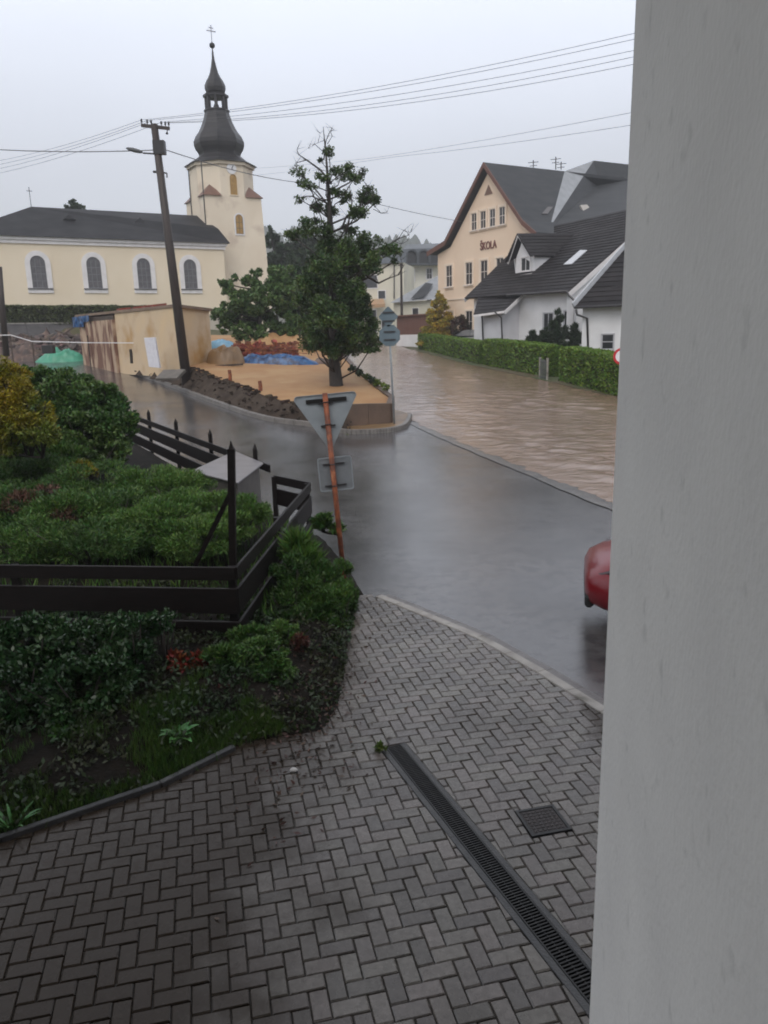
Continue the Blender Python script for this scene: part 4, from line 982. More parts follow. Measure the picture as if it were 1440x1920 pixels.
mb = MB(); mb.prism([P(u, v, LY) for u, v in ((738, 655), (860, 650), (860, 560), (738, 567))], (2, 9, 0)); mb.build('wall', M('dull_render', (.62, .60, .50), (.55, .53, .45), scale=.3, rough=.85), lo, fix=True)
mb = MB(); mb.poly([P(731, 568, LY-.6), P(850, 558, LY-.6), P(850, 500, LY+5), P(822, 518, LY+4)]); mb.poly([P(731, 568, LY-.6), P(822, 518, LY+4), P(770, 560, LY+11)]); rf = mb.build('roof', paleroof_skysheenM, lo)
mb = MB(); mb.poly([P(770, 560, LY-.58), P(795, 557, LY-.58), P(812, 532, LY+1.6), P(798, 530, LY+1.9)]); mb.build('dark_roof_patch', schoolroofM, rf)
window(lo, P(779, 592, LY), (1, 0, 0), .75, .95, (0, -1, 0), fw=.06, frameM=trimM, bars=(0, 0), world=True)
t = thing('brown_board_fence', 'brown boarded fence wall at the far bend of road', 'fence', P(770, 640, 84)-V((0, 0, 1)))
mb = MB(); q0, q1 = P(746, 628, 84), P(812, 622, 78); mb.beam((q0.x, q0.y, (P(746, 594, 84).z+P(746, 628, 84).z)/2), (q1.x, q1.y, (P(746, 594, 84).z+P(746, 628, 84).z)/2), .2, P(746, 594, 84).z-P(746, 628, 84).z); mb.build('boards', brownwallM, t)
mb = MB(); mb.beam((q0.x, q0.y, 1.9), (q1.x, q1.y, 1.9), .4, P(746, 628, 84).z*2-3.8 if P(746, 628, 84).z > 1.9 else .6); mb.build('base', whiteM, t)
mb = MB(); zt = P(746, 593, 84).z; mb.beam((q0.x-.2, q0.y, zt), (q1.x, q1.y, zt), .5, .14); mb.build('coping', brownwallM, t)
t = thing('far_wooden_pole', 'thin dark pole standing before the far manor', 'pole', P(753, 600, 92)-V((0, 0, 0)))
mb = MB(); mb.tube([P(753.5, 605, 92), P(752, 494, 92)], [.17, .12], 8); mb.build('mast', woodpoleM, t); mb = MB(); mb.beam(P(747, 498, 92), P(757, 498, 92), .1, .1); mb.build('crossarm', woodpoleM, t)

# ================================================================== STREET THINGS
# ---- leaning wooden pole with street lamp
PY = 36.6
def pp(u, v): return P(u, v, PY)
base = pp(347, 690); top = pp(289, 233)
t = thing('utility_pole', 'leaning dark wooden pole with crossarm, insulators and street lamp', 'utility pole', base)
ax = (top-base).normalized(); rt = V((1, .12, -.02)).normalized()
mb = MB(); mb.tube([base-ax*1.2, base.lerp(top, .5), top], [.24, .19, .15], 12); mb.build('mast', woodpoleM, t, smooth=True)
mb = MB(); ca1, ca2 = pp(265, 235), pp(318, 241); mb.beam(ca1, ca2, .12, .13); mb.build('crossarm', woodpoleM, t)
ins = []
for k in (.02, .22, .36, .72, .86, .98):
    q = ca1.lerp(ca2, k); mb = MB(); mb.tube([q, q+V((0, 0, .14))], .018, 5); mb.lathe(q+V((0, 0, .12)), [(.02, 0), (.05, .02), (.035, .07), (.05, .1), (.02, .15)], 8); mb.build('insulator', blackM, t, smooth=True); ins.append(q+V((0, 0, .22)))
mb = MB(); q = pp(313, 250); mb.tube([ca1.lerp(ca2, .93), q], .02, 5); mb.lathe(q-V((0, 0, .05)), [(.02, 0), (.07, .03), (.03, .1)], 8); mb.build('hanging_insulator', blackM, t)
mb = MB(); m0, m1 = pp(301, 290), pp(268, 287); mb.tube([m0, pp(285, 288), m1], .035, 6); arm = mb.build('lamp_arm', gutterM, t, smooth=True)
h0, h1 = pp(266, 285), pp(236, 278); d = (h1-h0).normalized()
mb = MB(); L = (h1-h0).length; pr = [(-.02, .05), (.15*L, .10), (.5*L, .12), (.85*L, .085), (L, .02)]
up = V((0, 0, 1)); sd_ = d.cross(up).normalized()
rings = []
for s, r in pr: rings.append([h0+d*s+sd_*(r*1.1*cos(a))+up*(r*.8*sin(a)) for a in [2*pi*k/10 for k in range(10)]])
i = 0
for r in rings: mb.v += r
for k in range(4):
    for q in range(10): mb.f.append([k*10+q, k*10+(q+1) % 10, (k+1)*10+(q+1) % 10, (k+1)*10+q])
lh = mb.build('lamp_head', M('lamp_grey', (.09, .095, .10), rough=.45), arm, smooth=True)
mb = MB(); mb.tube([pp(287, 322), pp(303, 323)], .05, 6); mb.tube([pp(303, 323), pp(313, 325), pp(313, 333)], .035, 6); mb.box(pp(299, 277), .5, .35, .55); mb.build('pole_fittings', blackM, t)
# ---- cables
def cable(pts, r, label, grp, sag=0., n=16, cat='cable'):
    out = []
    for (a, b) in zip(pts, pts[1:]):
        for k in range(n): f = k/n; out.append(a.lerp(b, f)-V((0, 0, sag*4*f*(1-f))))
    out.append(pts[-1]); mb = MB(); mb.tube(out, r, 5, False); o = mb.build('overhead_cable', wireM); tag(o, label, cat, grp); return o
ends = ((62, 'highest'), (73, 'second highest'), (94, 'third highest'), (106, 'fourth highest'), (120, 'lowest'))
for k, (v, w) in enumerate(ends):
    cable([ins[(0, 1, 3, 4, 5)[k]], P(1196, v-1, 26), P(1330, v-23, 18)], .0085, w+' of the five wires running from pole crossarm to right', 'wires from the pole to the right', .28 if k < 3 else .36)
for k, (v, w) in enumerate(((292, 'highest'), (300, 'second'), (309, 'third'), (318, 'lowest'))):
    cable([ins[(0, 1, 2, 3)[k]], P(-60, v+18, 52)], .009, w+' of the four wires sagging from crossarm to left', 'wires from the pole to the left', .25)
cable([P(298, 281, PY), P(-60, 277, 40)], .022, 'thick dark cable running left from the lamp pole', 'thick cables at the pole', .12)
cable([P(302, 278, PY), P(560, 342, 55), P(864, 415, 73)], .022, 'thick dark cable running right to the school gable', 'thick cables at the pole', .2)
cable([P(1200, 208, 40), P(700, 296, 70), P(465, 316, 104)], .011, 'upper of two faint wires between tree top and right wall', 'faint wires over the road', .1)
cable([P(1200, 232, 40), P(740, 294, 66), P(465, 330, 104)], .011, 'lower of two faint wires between tree top and right wall', 'faint wires over the road', .1)

# ---- give way sign seen from behind
SY = 10.4
b0, t0 = P(646, 1092, SY), P(609, 737, SY); ax = (t0-b0).normalized(); rt = V((1, .10, .06)); rt = (rt-ax*rt.dot(ax)).normalized(); nb = rt.cross(ax).normalized()
if nb.y > 0: nb = -nb          # towards the viewer (back of the sign)
t = thing('give_way_sign', 'rusty post carrying a grey triangular sign seen from behind', 'road sign', b0)
mb = MB(); mb.tube([b0-ax*.3, t0], .036, 12); mb.build('post', rustM, t, smooth=True)
def sp_(x, z, n=0.): return t0+rt*x+ax*z+nb*n
k_ = SY/1440/.985
tri = [(-.455, -.015), (.455, -.015), (0, -.80)]
def rounded(pg, r, n=5):
    out = []
    for i, p in enumerate(pg):
        p = V(p); a = (V(pg[i-1])-p).normalized(); b = (V(pg[(i+1) % len(pg)])-p).normalized(); h = a.angle(b)/2; d_ = r/tan(h); c = p+(a+b).normalized()*(r/sin(h))
        s = p+a*d_; e = p+b*d_
        for k in range(n+1):
            q = s.lerp(e, k/n)-c; out.append(tuple(c+q.normalized()*r))
    return out
tr = rounded(tri, .045)
mb = MB(); mb.prism([sp_(x, z, -.052) for x, z in tr], nb*.004); tp = mb.build('sign_plate', zincM, t)
mb = MB(); c_ = (0, -.29); mb.ring([sp_(x, z, -.054) for x, z in tr], [sp_(c_[0]+(x-c_[0])*.975, c_[1]+(z-c_[1])*.975, -.054) for x, z in tr], nb*.02); mb.build('rim', zincM, tp)
mb = MB(); mb.prism([sp_(x, z, -.058) for x, z in rounded([(-.44, -.02), (.44, -.02), (0, -.78)], .045)], nb*.004); mb.ring([sp_(x, z, -.060) for x, z in rounded([(-.44, -.02), (.44, -.02), (0, -.78)], .045)], [sp_(x*.7, -.28+(z+.28)*.7, -.060) for x, z in rounded([(-.44, -.02), (.44, -.02), (0, -.78)], .045)], nb*-.002); mb.build('sign_face', signredM, tp)
mb = MB(); mb.box(sp_(0, -.10, -.042), .52, .02, .05, rt, nb, ax)
for s in (-.17, .19): mb.box(sp_(s, -.10, -.030), .19, .012, .055, rt, nb, ax)
mb.build('bracket', ironM, t)
mb = MB()
for z in (-.42, -.12): mb.tube([sp_(.039*cos(a), z, .039*sin(a)) for a in [2*pi*k/12 for k in range(13)]], .007, 5); mb.box(sp_(0, z-.02, -.03), .2, .03, .018, rt, nb, ax)
mb.build('clamp', gutterM, t)
RZ0, RX0 = -.93, -.20
rect = rounded([(RX0, -.88), (.27, -.88), (.27, -1.35), (RX0, -1.35)], .03)
mb = MB(); mb.prism([sp_(x, z, -.052) for x, z in rect], nb*.004); rp = mb.build('supplementary_plate', M('thin_plate', (.20, .215, .23), (.15, .165, .18), scale=4, rough=.45), t)
mb = MB(); mb.ring([sp_(x, z, -.055) for x, z in rect], [sp_(.035+(x-.035)*.94, -1.115+(z+1.115)*.94, -.055) for x, z in rect], nb*.014); mb.build('rim', zincM, rp)
mb = MB()
for z in (-.97, -1.27): mb.tube([sp_(.039*cos(a), z, .039*sin(a)) for a in [2*pi*k/12 for k in range(13)]], .007, 5); mb.box(sp_(0.02, z, -.03), .3, .02, .02, rt, nb, ax)
mb.build('clamp', gutterM, t)

# ---- sign post at the tip of the plot
b0 = P(739, 784, 28.2); b0.z = g(b0.x, b0.y)+.1; t0 = P(727.5, 575, 28.2)
t = thing('stop_sign_post', 'thin grey post with two blue grey sign backs at the plot tip', 'road sign', b0)
mb = MB(); mb.tube([b0, t0], .035, 8); mb.build('post', zincM, t, smooth=True)
bm_ = M('blue_grey_back', (.13, .18, .21), (.10, .145, .17), scale=2, rough=.45)
def plate(c, pts, nm):
    mb = MB(); mb.prism([c+V((x, -.06, z)) for x, z in pts], (0, .025, 0)); return mb.build(nm, bm_, t)
c = P(728, 594, 28.2); o = plate(c, rounded([(-.36, 0), (0, -.37), (.36, 0), (0, .37)], .06), 'diamond_plate')
c = P(730.5, 629, 28.2); r = .40; o = plate(c, [(r*cos(a), r*sin(a)) for a in [pi/8+k*pi/4 for k in range(8)]], 'octagon_plate')
mb = MB()
for v in (586, 602, 622, 637): q = P(728.5+(v-590)*.05, v, 28.2); mb.box(q+V((0, -.085, 0)), .42, .02, .05)
mb.build('bracket', gutterM, t)
# ---- round red and white sign at the hedge end
c = P(1165, 668, 33.5); t = thing('round_road_sign', 'round white sign with red rim beside the near hedge', 'road sign', (c.x, c.y, g(c.x, c.y)))
mb = MB(); mb.tube([(c.x, c.y+.05, g(c.x, c.y)), (c.x, c.y+.05, c.z+.3)], .03, 8); mb.build('post', zincM, t, smooth=True)
mb = MB(); ci = [(cos(a), sin(a)) for a in [2*pi*k/28 for k in range(28)]]
mb.prism([c+V((.33*x, 0, .33*z)) for x, z in ci], (0, .01, 0)); mb.build('sign_face', signwhiteM, t)
mb = MB(); mb.ring([c+V((.35*x, .004, .35*z)) for x, z in ci], [c+V((.25*x, .004, .25*z)) for x, z in ci], (0, -.01, 0)); mb.build('rim', signredM, t, fix=True)

# ---- cars
def car(name, label, loc, rot, paint, group=None):
    t = thing(name, label, 'car', loc, rot, group)
    # local frame: nose at x=0, tail at x=4.0, z=0 ground; body lofted from cross sections
    sec = [(0.00, .50, .40, .60, .56), (.06, .66, .30, .72, .60), (.22, .77, .24, .80, .66), (.55, .83, .20, .88, .72), (.95, .85, .20, .95, .76), (1.25, .85, .22, .99, .76), (2.0, .86, .22, 1.0, .78), (3.0, .86, .22, 1.02, .78), (3.6, .84, .24, 1.04, .74), (3.9, .80, .30, 1.0, .70), (4.02, .70, .40, .88, .64)]
    mb = MB(); NS = 16
    for x, w, zl, zh, ws in sec:
        for k in range(NS):
            a = 2*pi*k/NS; ca2, sa2 = cos(a), sin(a); e = .55
            yy = w*math.copysign(abs(ca2)**e, ca2); z_ = (zl+zh)/2+(zh-zl)/2*math.copysign(abs(sa2)**e, sa2)
            if sa2 > .4: yy *= 1-(1-ws/w)*(sa2-.4)/.6*.9
            mb.v.append(V((x, yy, z_)))
    n = len(sec)
    for i in range(n-1):
        for k in range(NS): mb.f.append([i*NS+k, i*NS+(k+1) % NS, (i+1)*NS+(k+1) % NS, (i+1)*NS+k])
    mb.f.append(list(range(NS))[::-1]); mb.f.append([(n-1)*NS+k for k in range(NS)])
    body = mb.build('body', paint, t, False, smooth=True, fix=True)
    # cabin
    cab = [(.98, .74, .98, .99), (1.62, .66, .98, 1.40), (2.1, .64, .98, 1.48), (2.9, .63, .98, 1.47), (3.45, .62, 1.0, 1.38), (3.9, .68, 1.0, 1.03)]
    g_, r_ = MB(), MB(); ring_ = []
    for x, w, zl, zh in cab: ring_.append([V((x, -.76 if zh < 1.1 else -.77, zl)), V((x, -w, zh)), V((x, w, zh)), V((x, .76 if zh < 1.1 else .77, zl))])
    for a, b in zip(ring_, ring_[1:]):
        g_.quad(a[0], b[0], b[1], a[1]); g_.quad(a[2], b[2], b[3], a[3])
    g_.quad(ring_[0][1], ring_[1][1], ring_[1][2], ring_[0][2]); g_.quad(ring_[-2][1], ring_[-1][1], ring_[-1][2], ring_[-2][2])
    g_.build('window', glassM, t, False)
    for a, b in zip(ring_[1:-2], ring_[2:-1]): r_.quad(a[1]+V((0, -.01, .012)), b[1]+V((0, -.01, .012)), b[2]+V((0, .01, .012)), a[2]+V((0, .01, .012)))
    r_.build('roof', paint, t, False)
    b = MB()
    for s in (-1, 1):
        for p, q in ((V((.98, s*.75, 1.0)), V((1.62, s*.67, 1.41))), (V((2.3, s*.765, 1.0)), V((2.35, s*.65, 1.48))), (V((3.9, s*.75, 1.02)), V((3.45, s*.63, 1.39)))): b.beam(p, q, .07, .05)
    b.build('window_pillar', paint, t, False)
    for x in (.72, 3.25):
        for s in (-1, 1):
            b = MB(); b.tube([(x, s*.70, .31), (x, s*.875, .31)], .31, 22); w = b.build('wheel', rubberM, t, False)
            b = MB(); b.tube([(x, s*.87, .31), (x, s*.885, .31)], .2, 16); b.build('rim', alloyM, w, False)
    for s in (-1, 1):
        b = MB(); b.box((.26, s*.56, .70), .22, .22, .08, (1, s*.6, .5)); b.build('headlight', M('dark_lens', (.05, .03, .035), rough=.15), t, False, bevel=.02)
        b = MB(); b.box((3.97, s*.66, .86), .1, .16, .24); b.build('tail_light', lampredM, t, False, bevel=.02)
        b = MB(); b.box((1.22, s*.93, 1.03), .1, .17, .12); b.build('wing_mirror', paint, t, False, bevel=.02)
    for x_, z_ in ((.05, .36), (4.0, .42)): b = MB(); b.box((x_, 0, z_), .1, 1.2, .15); b.build('bumper', rubberM, t, False, bevel=.03)
    return t
car('parked_car', 'red car at the kerb mostly hidden by the house wall', (2.40, 8.85, 0.0), radians(-14), carredM)
cp = P(834, 640, 69.5); car('parked_car', 'dark car behind the far hedge beside the golden conifer', (cp.x, cp.y, g(cp.x, cp.y)+.52), radians(-14), cardarkM)
mb = MB(); mb.box((cp.x+2.0, cp.y-.49, g(cp.x, cp.y)+.2), 4.3, 2.0, .62, (cos(-.24), sin(-.24), 0)); mb.build('driveway', concM)['kind'] = 'structure'

# ---- hedges along the flooded road
H1 = [(10.75, 34.2), (9.75, 42.8)]; H2 = [(9.55, 44.9), (7.25, 55.3)]; H3 = [(7.05, 56.0), (3.75, 77.5)]
hf = lambda x, y: g(x, y)+.02
LBL = ('bright clipped hedge nearest the wall with the round sign', 'clipped hedge between the garden gate and the dark parked car', 'farthest clipped hedge below the golden conifer')
for k, (h_, hh, n) in enumerate(((H1, 1.82, 19000), (H2, 1.8, 18000), (H3, 1.55, 18000))):
    hedge('garden_hedge', LBL[k], (h_[0][0]+.55, h_[0][1]), (h_[1][0]+.55, h_[1][1]), 1.15, hf, hh, hedgeM, n, .135, 'hedges along the flooded road', seed=20+k)
# low walls below hedges
t = thing('garden_gate', 'small pale garden gate between two white posts in hedge', 'gate', (9.9, 43.8, .6))
mb = MB(); gp = [P(1012, 712, 44.3), P(1026, 714, 43.2)]
for q in gp:
    b = MB(); b.box((q.x, q.y, q.z+.55), .10, .10, 1.3); b.box((q.x, q.y, q.z+1.22), .14, .14, .05); b.build('post', concM, t, bevel=.01)
mb = MB()
for k in range(7): q = gp[0].lerp(gp[1], (k+.5)/7); mb.box((q.x, q.y, q.z+.6), .04, .03, 1.1)
for z in (.2, 1.05): mb.beam(gp[0]+V((0, 0, z)), gp[1]+V((0, 0, z)), .03, .05)
mb.build('gate_leaf', M('gate_grey', (.12, .13, .13), rough=.5), t)

# ---- garden plants on the right
def cone_blobs(x, y, z0, h, r, n=6): return [(x, y, z0+h*(k+.5)/n, r*(1-(k/n)**1.3)*1.0+.08, r*(1-(k/n)**1.3)+.08, h/n*.85) for k in range(n)]
q = P(824, 612, 75.5); zb = g(q.x, q.y); tp = P(824, 546, 75.5).z
bush('golden_conifer', 'golden pointed conifer standing behind the far hedge', 'conifer', cone_blobs(q.x, q.y, zb+.3, tp-zb-.3, 2.15, 7), 20000, .24, goldconM, .45, clump=14, csize=.34, up=.6, seed=31)
q = P(860, 605, 73.5); bush('copper_shrub', 'dull reddish shrub right of the golden conifer', 'shrub', [(q.x, q.y, q.z-.6, 1.0, 1., 1.3), (q.x+.6, q.y, q.z-1.0, .8, .8, 1.)], 3000, .25, darkredM, seed=32)
for k, (u, v, r, h_, lb) in enumerate(((998, 652, .85, 2.0, 'dark spiky conifer shrub behind the middle hedge by the gate'), (1046, 652, 1.15, 3.3, 'tallest dark spiky conifer shrub before the white house windows'), (1076, 655, .85, 2.3, 'dark spiky conifer shrub beside the grey downpipe'), (1022, 660, .9, 2.1, 'dark rounded conifer shrub behind the garden gate'))):
    q = P(u, v, 51.5); zb = g(q.x, q.y); bush('dwarf_conifer', lb, 'conifer', cone_blobs(q.x, q.y, zb+.4, h_, r*1.1, 5), 8000, .28, conM, .22, 'dark conifers before the white house', clump=9, csize=.4, up=.9, jitter=.6, seed=40+k)

# ================================================================== TREES
def tree_pear():
    y0 = 33.
    tb = P(631, 724, y0); tb.z = zp(tb.x, tb.y)-.1
    t = thing('pear_tree', 'tall half bare pear tree growing from the sandy plot', 'tree', tb)
    k = y0/1440
    spine = [tb, P(625, 660, y0), P(622, 600, y0), P(625, 540, y0), P(620, 480, y0), P(618, 430, y0), P(617, 370, y0), P(612, 300, y0), P(606, 238, y0)]
    mb = MB(); mb.tube([spine[0]-V((0, 0, .2))]+spine, [.36, .30, .22, .20, .18, .15, .11, .075, .04, .012], 10)
    rr = random.Random(5)
    # sparse upper blobs, dense lower blobs: (u, v, radius px, depth offset, density)
    up = [(616, 285, 9, 0, .7), (600, 300, 7, .3, .5), (612, 335, 12, -.2, .8), (560, 322, 12, .3, .5), (572, 343, 14, -.3, .6), (655, 318, 11, .2, .7), (664, 335, 14, -.3, .9), (680, 322, 8, .3, .6), (640, 330, 10, .4, .6), (598, 330, 9, -.3, .6), (690, 372, 17, .2, 1.), (672, 398, 18, -.4, 1.), (708, 376, 8, .4, .8), (648, 370, 14, .5, .7), (596, 390, 14, .4, .7), (580, 350, 10, -.5, .6), (563, 375, 9, .2, .5), (545, 440, 15, .3, 1.), (572, 428, 15, -.2, .9), (592, 415, 13, .3, .9), (625, 360, 14, 0, 1.), (622, 395, 15, .2, 1.), (630, 320, 9, -.1, .7), (655, 430, 14, .3, .8), (608, 430, 17, -.3, 1.)]
    low = [(618, 462, 30, 0, 1.2), (650, 470, 30, -.5, 1.2), (690, 462, 28, .3, 1.2), (725, 468, 18, -.3, 1.), (700, 495, 24, -.8, 1.2), (665, 505, 30, .8, 1.2), (600, 490, 28, .6, 1.2), (590, 525, 36, -.6, 1.2), (630, 530, 40, .2, 1.4), (660, 545, 26, -.9, 1.2), (600, 570, 42, .5, 1.3), (645, 580, 36, -.4, 1.3), (620, 618, 36, .6, 1.3), (660, 620, 30, -.6, 1.2), (690, 640, 20, .3, 1.1), (694, 655, 13, -.2, 1.), (598, 640, 22, -.4, 1.1), (580, 605, 22, .4, 1.1), (640, 650, 20, .2, 1.1), (745, 472, 9, 0, .7), (565, 560, 18, .5, .9), (612, 505, 30, -1., 1.2), (620, 648, 22, .6, 1.2), (592, 622, 26, -.8, 1.2), (650, 600, 34, 1., 1.3), (676, 585, 24, .2, 1.2), (665, 650, 18, .5, 1.1), (705, 640, 12, 0, 1.), (612, 590, 36, -1.2, 1.3), (635, 560, 40, 1.2, 1.4), (640, 500, 30, 1., 1.2), (740, 490, 9, .2, .8), (585, 640, 26, .4, 1.2), (655, 640, 26, -.3, 1.2), (622, 655, 22, -.7, 1.2), (690, 608, 24, .4, 1.2), (676, 565, 26, .5, 1.2)]
    blobs = []
    for (u, v, r, dy, w) in up+low:
        c = P(u, v, y0+dy*2.0); R = r*k*(1.12 if r < 20 else 1.); ex = (rr.uniform(.8, 1.6), rr.uniform(.8, 1.5), rr.uniform(.55, 1.25)) if r < 20 else (1., 1.1, .92); blobs.append((c.x, c.y, c.z, R*ex[0], R*ex[1], R*ex[2], w*(1.4 if r > 20 else 1.15)))
        # limb from the spine
        vs = min(720, v+r*1.2+rr.uniform(10, 55)); f = interp(vs, [(238, 8), (300, 7), (370, 6), (430, 5), (480, 4), (540, 3), (600, 2), (660, 1), (724, 0)]); i0 = int(min(7, f)); s = spine[i0].lerp(spine[i0+1], f-i0)
        m1 = s.lerp(c, .5)+V((rr.uniform(-.2, .2), rr.uniform(-.2, .2), rr.uniform(-.25, .05)))
        L = (c-s).length; r0 = min(.06, .012+.016*L)
        mb.tube([s, m1, c, c+(c-m1).normalized()*R*.7+V((0, 0, R*.3))], [r0, r0*.7, r0*.4, .012], 6)
        for _ in range(4 if r < 20 else 2):
            e = c+V((rr.uniform(-1, 1), rr.uniform(-1, 1), rr.uniform(-.4, 1)))*R*1.25; mb.tube([c.lerp(m1, rr.random()*.5), (c+e)/2+V((0, 0, .05)), e], [.014, .009, .004], 4)
    # bare branches
    for path, r0 in (([(672, 500), (692, 520), (710, 531), (728, 522), (746, 516)], .07), ([(700, 470), (728, 460), (748, 447), (766, 441)], .05), ([(748, 447), (757, 432), (770, 436)], .02), ([(728, 460), (740, 452), (752, 458), (764, 452)], .022), ([(746, 516), (756, 500), (752, 488)], .03), ([(622, 345), (600, 318), (575, 300), (560, 290), (557, 280)], .05), ([(575, 300), (556, 305), (550, 316)], .02), ([(612, 290), (590, 270), (578, 278)], .02), ([(614, 270), (623, 255), (620, 246)], .018), ([(610, 262), (596, 268), (600, 250)], .015), ([(670, 400), (690, 380), (700, 365), (712, 372)], .03), ([(700, 392), (715, 400), (726, 398)], .015), ([(612, 380), (585, 368), (567, 369)], .04), ([(600, 374), (585, 385), (580, 395)], .02), ([(640, 430), (650, 405), (672, 390), (690, 352), (676, 330)], .05), ([(648, 440), (655, 410), (660, 380), (655, 350)], .055), ([(607, 300), (611, 265), (622, 240)], .03)):
        mb.tube([P(u, v, y0+rr.uniform(-.15, .15)) for u, v in path], [r0*(1-.8*i/(len(path)-1)) for i in range(len(path))], 6)
        for u, v in path[1:]:
            for _ in range(3):
                a = P(u, v, y0); mb.tube([a, a+V((rr.uniform(-.4, .4), rr.uniform(-.3, .3), rr.uniform(-.1, .45)))], [.010, .004], 4)
    mb.build('trunk', barkM, t, smooth=True)
    rng = np.random.default_rng(12); p, o = leaf_points(blobs, 90000, rng, 18, .42, .3)
    leaf_mesh('crown', p, o, pearM, t, .108, .55, rng, 1., .15)
tree_pear()
def tree(name, label, u, v, yb, blobs_px, n, size, mat, group=None, seed=1, zb=None, tr=.15, clump=14, csize=.32):
    b = P(u, v, yb); 
    if zb is not None: b.z = zb
    t = thing(name, label, 'tree', b, 0, group); k = yb/1440; rr = random.Random(seed); blobs = []
    tops = max(P(u_, v_, yb).z for u_, v_, r in blobs_px); ct = V((b.x, b.y, lerp(b.z, tops, .85)))
    mb = MB(); mb.tube([b-V((0, 0, .3)), b.lerp(ct, .5)+V((rr.uniform(-.1, .1), 0, 0)), ct], [tr*1.2, tr*.8, tr*.2], 8)
    for u_, v_, r in blobs_px:
        c = P(u_, v_, yb+rr.uniform(-.6, .6)*r*k*1.5); R = r*k; blobs.append((c.x, c.y, c.z, R, R, R*.9))
        s = b.lerp(ct, max(.1, min(.9, (c.z-R-b.z)/max(.5, ct.z-b.z)))); mb.tube([s, s.lerp(c, .5)-V((0, 0, .1*R)), c], [tr*.4, tr*.25, .02], 5)
    mb.build('trunk', barkM, t, smooth=True)
    rng = np.random.default_rng(seed); p, o = leaf_points(blobs, n, rng, clump, csize, .5); leaf_mesh('crown', p, o, mat, t, size, .55, rng, .95, .15); return t
tree('walnut_tree', 'leafy low walnut tree between the shed and tall tree', 490, 640, 47, [(430, 540, 20), (442, 562, 26), (470, 535, 26), (478, 565, 32), (505, 545, 32), (520, 520, 26), (535, 555, 34), (450, 595, 28), (490, 598, 34), (530, 600, 34), (425, 600, 20), (545, 520, 24), (425, 580, 20), (480, 515, 14), (415, 530, 9), (440, 520, 8), (405, 590, 14), (455, 622, 22), (495, 626, 24), (535, 628, 22), (420, 615, 14)], 30000, .17, walnutM, None, 51)
tree('walnut_tree', 'dark green bushy tree close behind the tall half bare tree', 560, 640, 52, [(562, 515, 22), (575, 545, 30), (560, 575, 30), (580, 595, 32), (555, 612, 22)], 10000, .25, darkleafM, None, 52)
tree('dark_spruce', 'hazy dark tree immediately right of the church tower', 520, 600, 96, [(515, 455, 20), (530, 485, 30), (510, 500, 26), (555, 470, 26), (545, 505, 34), (580, 480, 30), (590, 455, 18), (570, 445, 16), (500, 530, 24), (506, 428, 5), (507, 440, 8)], 9000, .55, darkleafM, 'hazy trees behind the church', 53)
tree('dark_spruce', 'hazy tree top showing above the church roof ridge', 140, 560, 100, [(140, 384, 10), (126, 392, 8), (152, 392, 8), (137, 405, 14)], 1500, .45, darkleafM, 'hazy trees behind the church', 54)
fr_ = random.Random(8)
# far wood on the hill
rngw = np.random.default_rng(77); mb = MB()
for i in range(900):
    a = fr_.uniform(-.62, .75); r = fr_.uniform(520, 860); x, y = r*sin(a), r*cos(a); z = gh(x, y); h = fr_.uniform(7, 16); w = h*fr_.uniform(.2, .45)
    mb.lathe((x, y, z-1), [(w*.8, 0), (w*1.0, h*.25), (w*.7, h*.6), (w*.3, h*.88), (.1, h)], 7, fr_.random())
o = mb.build('far_woodland', hillM, smooth=True); tag(o, 'misty wood covering the far hills beyond the village', 'wood', None, 'stuff')

# ================================================================== BUILDING SITE CLUTTER
def heap(name, label, cat, u, v, y, rx, ry, h, mat, zf=zp, group=None, seed=1, rug=.25, rot=0., n=26, flat=.0, dz=0., part='heap'):
    c = P(u, v, y); t_ = thing(name, label, cat, (c.x, c.y, zf(c.x, c.y)), rot, group) if part is None else None
    rows = []; ca2, sa2 = cos(rot), sin(rot)
    for i in range(n+1):
        row = []
        for j in range(n+1):
            a, b = 2*i/n-1, 2*j/n-1; rr_ = sqrt(a*sqrt(1-b*b/2)*a*sqrt(1-b*b/2)+b*sqrt(1-a*a/2)*b*sqrt(1-a*a/2)); aa, bb = a*sqrt(1-b*b/2), b*sqrt(1-a*a/2)
            x, y_ = aa*rx, bb*ry; X, Y = c.x+x*ca2-y_*sa2, c.y+x*sa2+y_*ca2
            e = max(0., 1-rr_**2); e = min(1, e*1.8)**.8 if flat else e
            z = zf(X, Y)-.06+h*e*(1+rug*fbm(X*1.6+seed, Y*1.6, seed))+rug*.25*h*noise.noise(V((X*4, Y*4, seed)))*min(1, e*3)
            row.append(V((X, Y, z+dz)))
        rows.append(row)
    o = sheet(name, rows, mat, None, None, True); return tag(o, label, cat, group)
heap('tarpaulin_stack', 'long stack under a wet blue tarpaulin on the sand', 'tarpaulin', 518, 676, 40.2, 2.25, .6, .42, bluetarpM, seed=3, rug=.35, rot=-.12, n=34, flat=1)
for k, (u, lb) in enumerate(((603, 'dark block pile at the right end of the blue tarpaulin'),)): heap('rubble_pile', lb, 'rubble', u, 674, 40.5, .5, .4, .4, rubbleM, seed=9, rug=.6)
heap('clay_heap', 'heap of orange clay bricks behind the blue tarpaulin', 'brick heap', 490, 664, 43.5, 2.3, 1.1, .6, redbrickM, seed=4, rug=.3, rot=.05)
t = thing('brick_stack', 'loose orange bricks and rods strewn over the clay heap', 'bricks', P(490, 660, 42.8))
mb = MB(); r_ = random.Random(2)
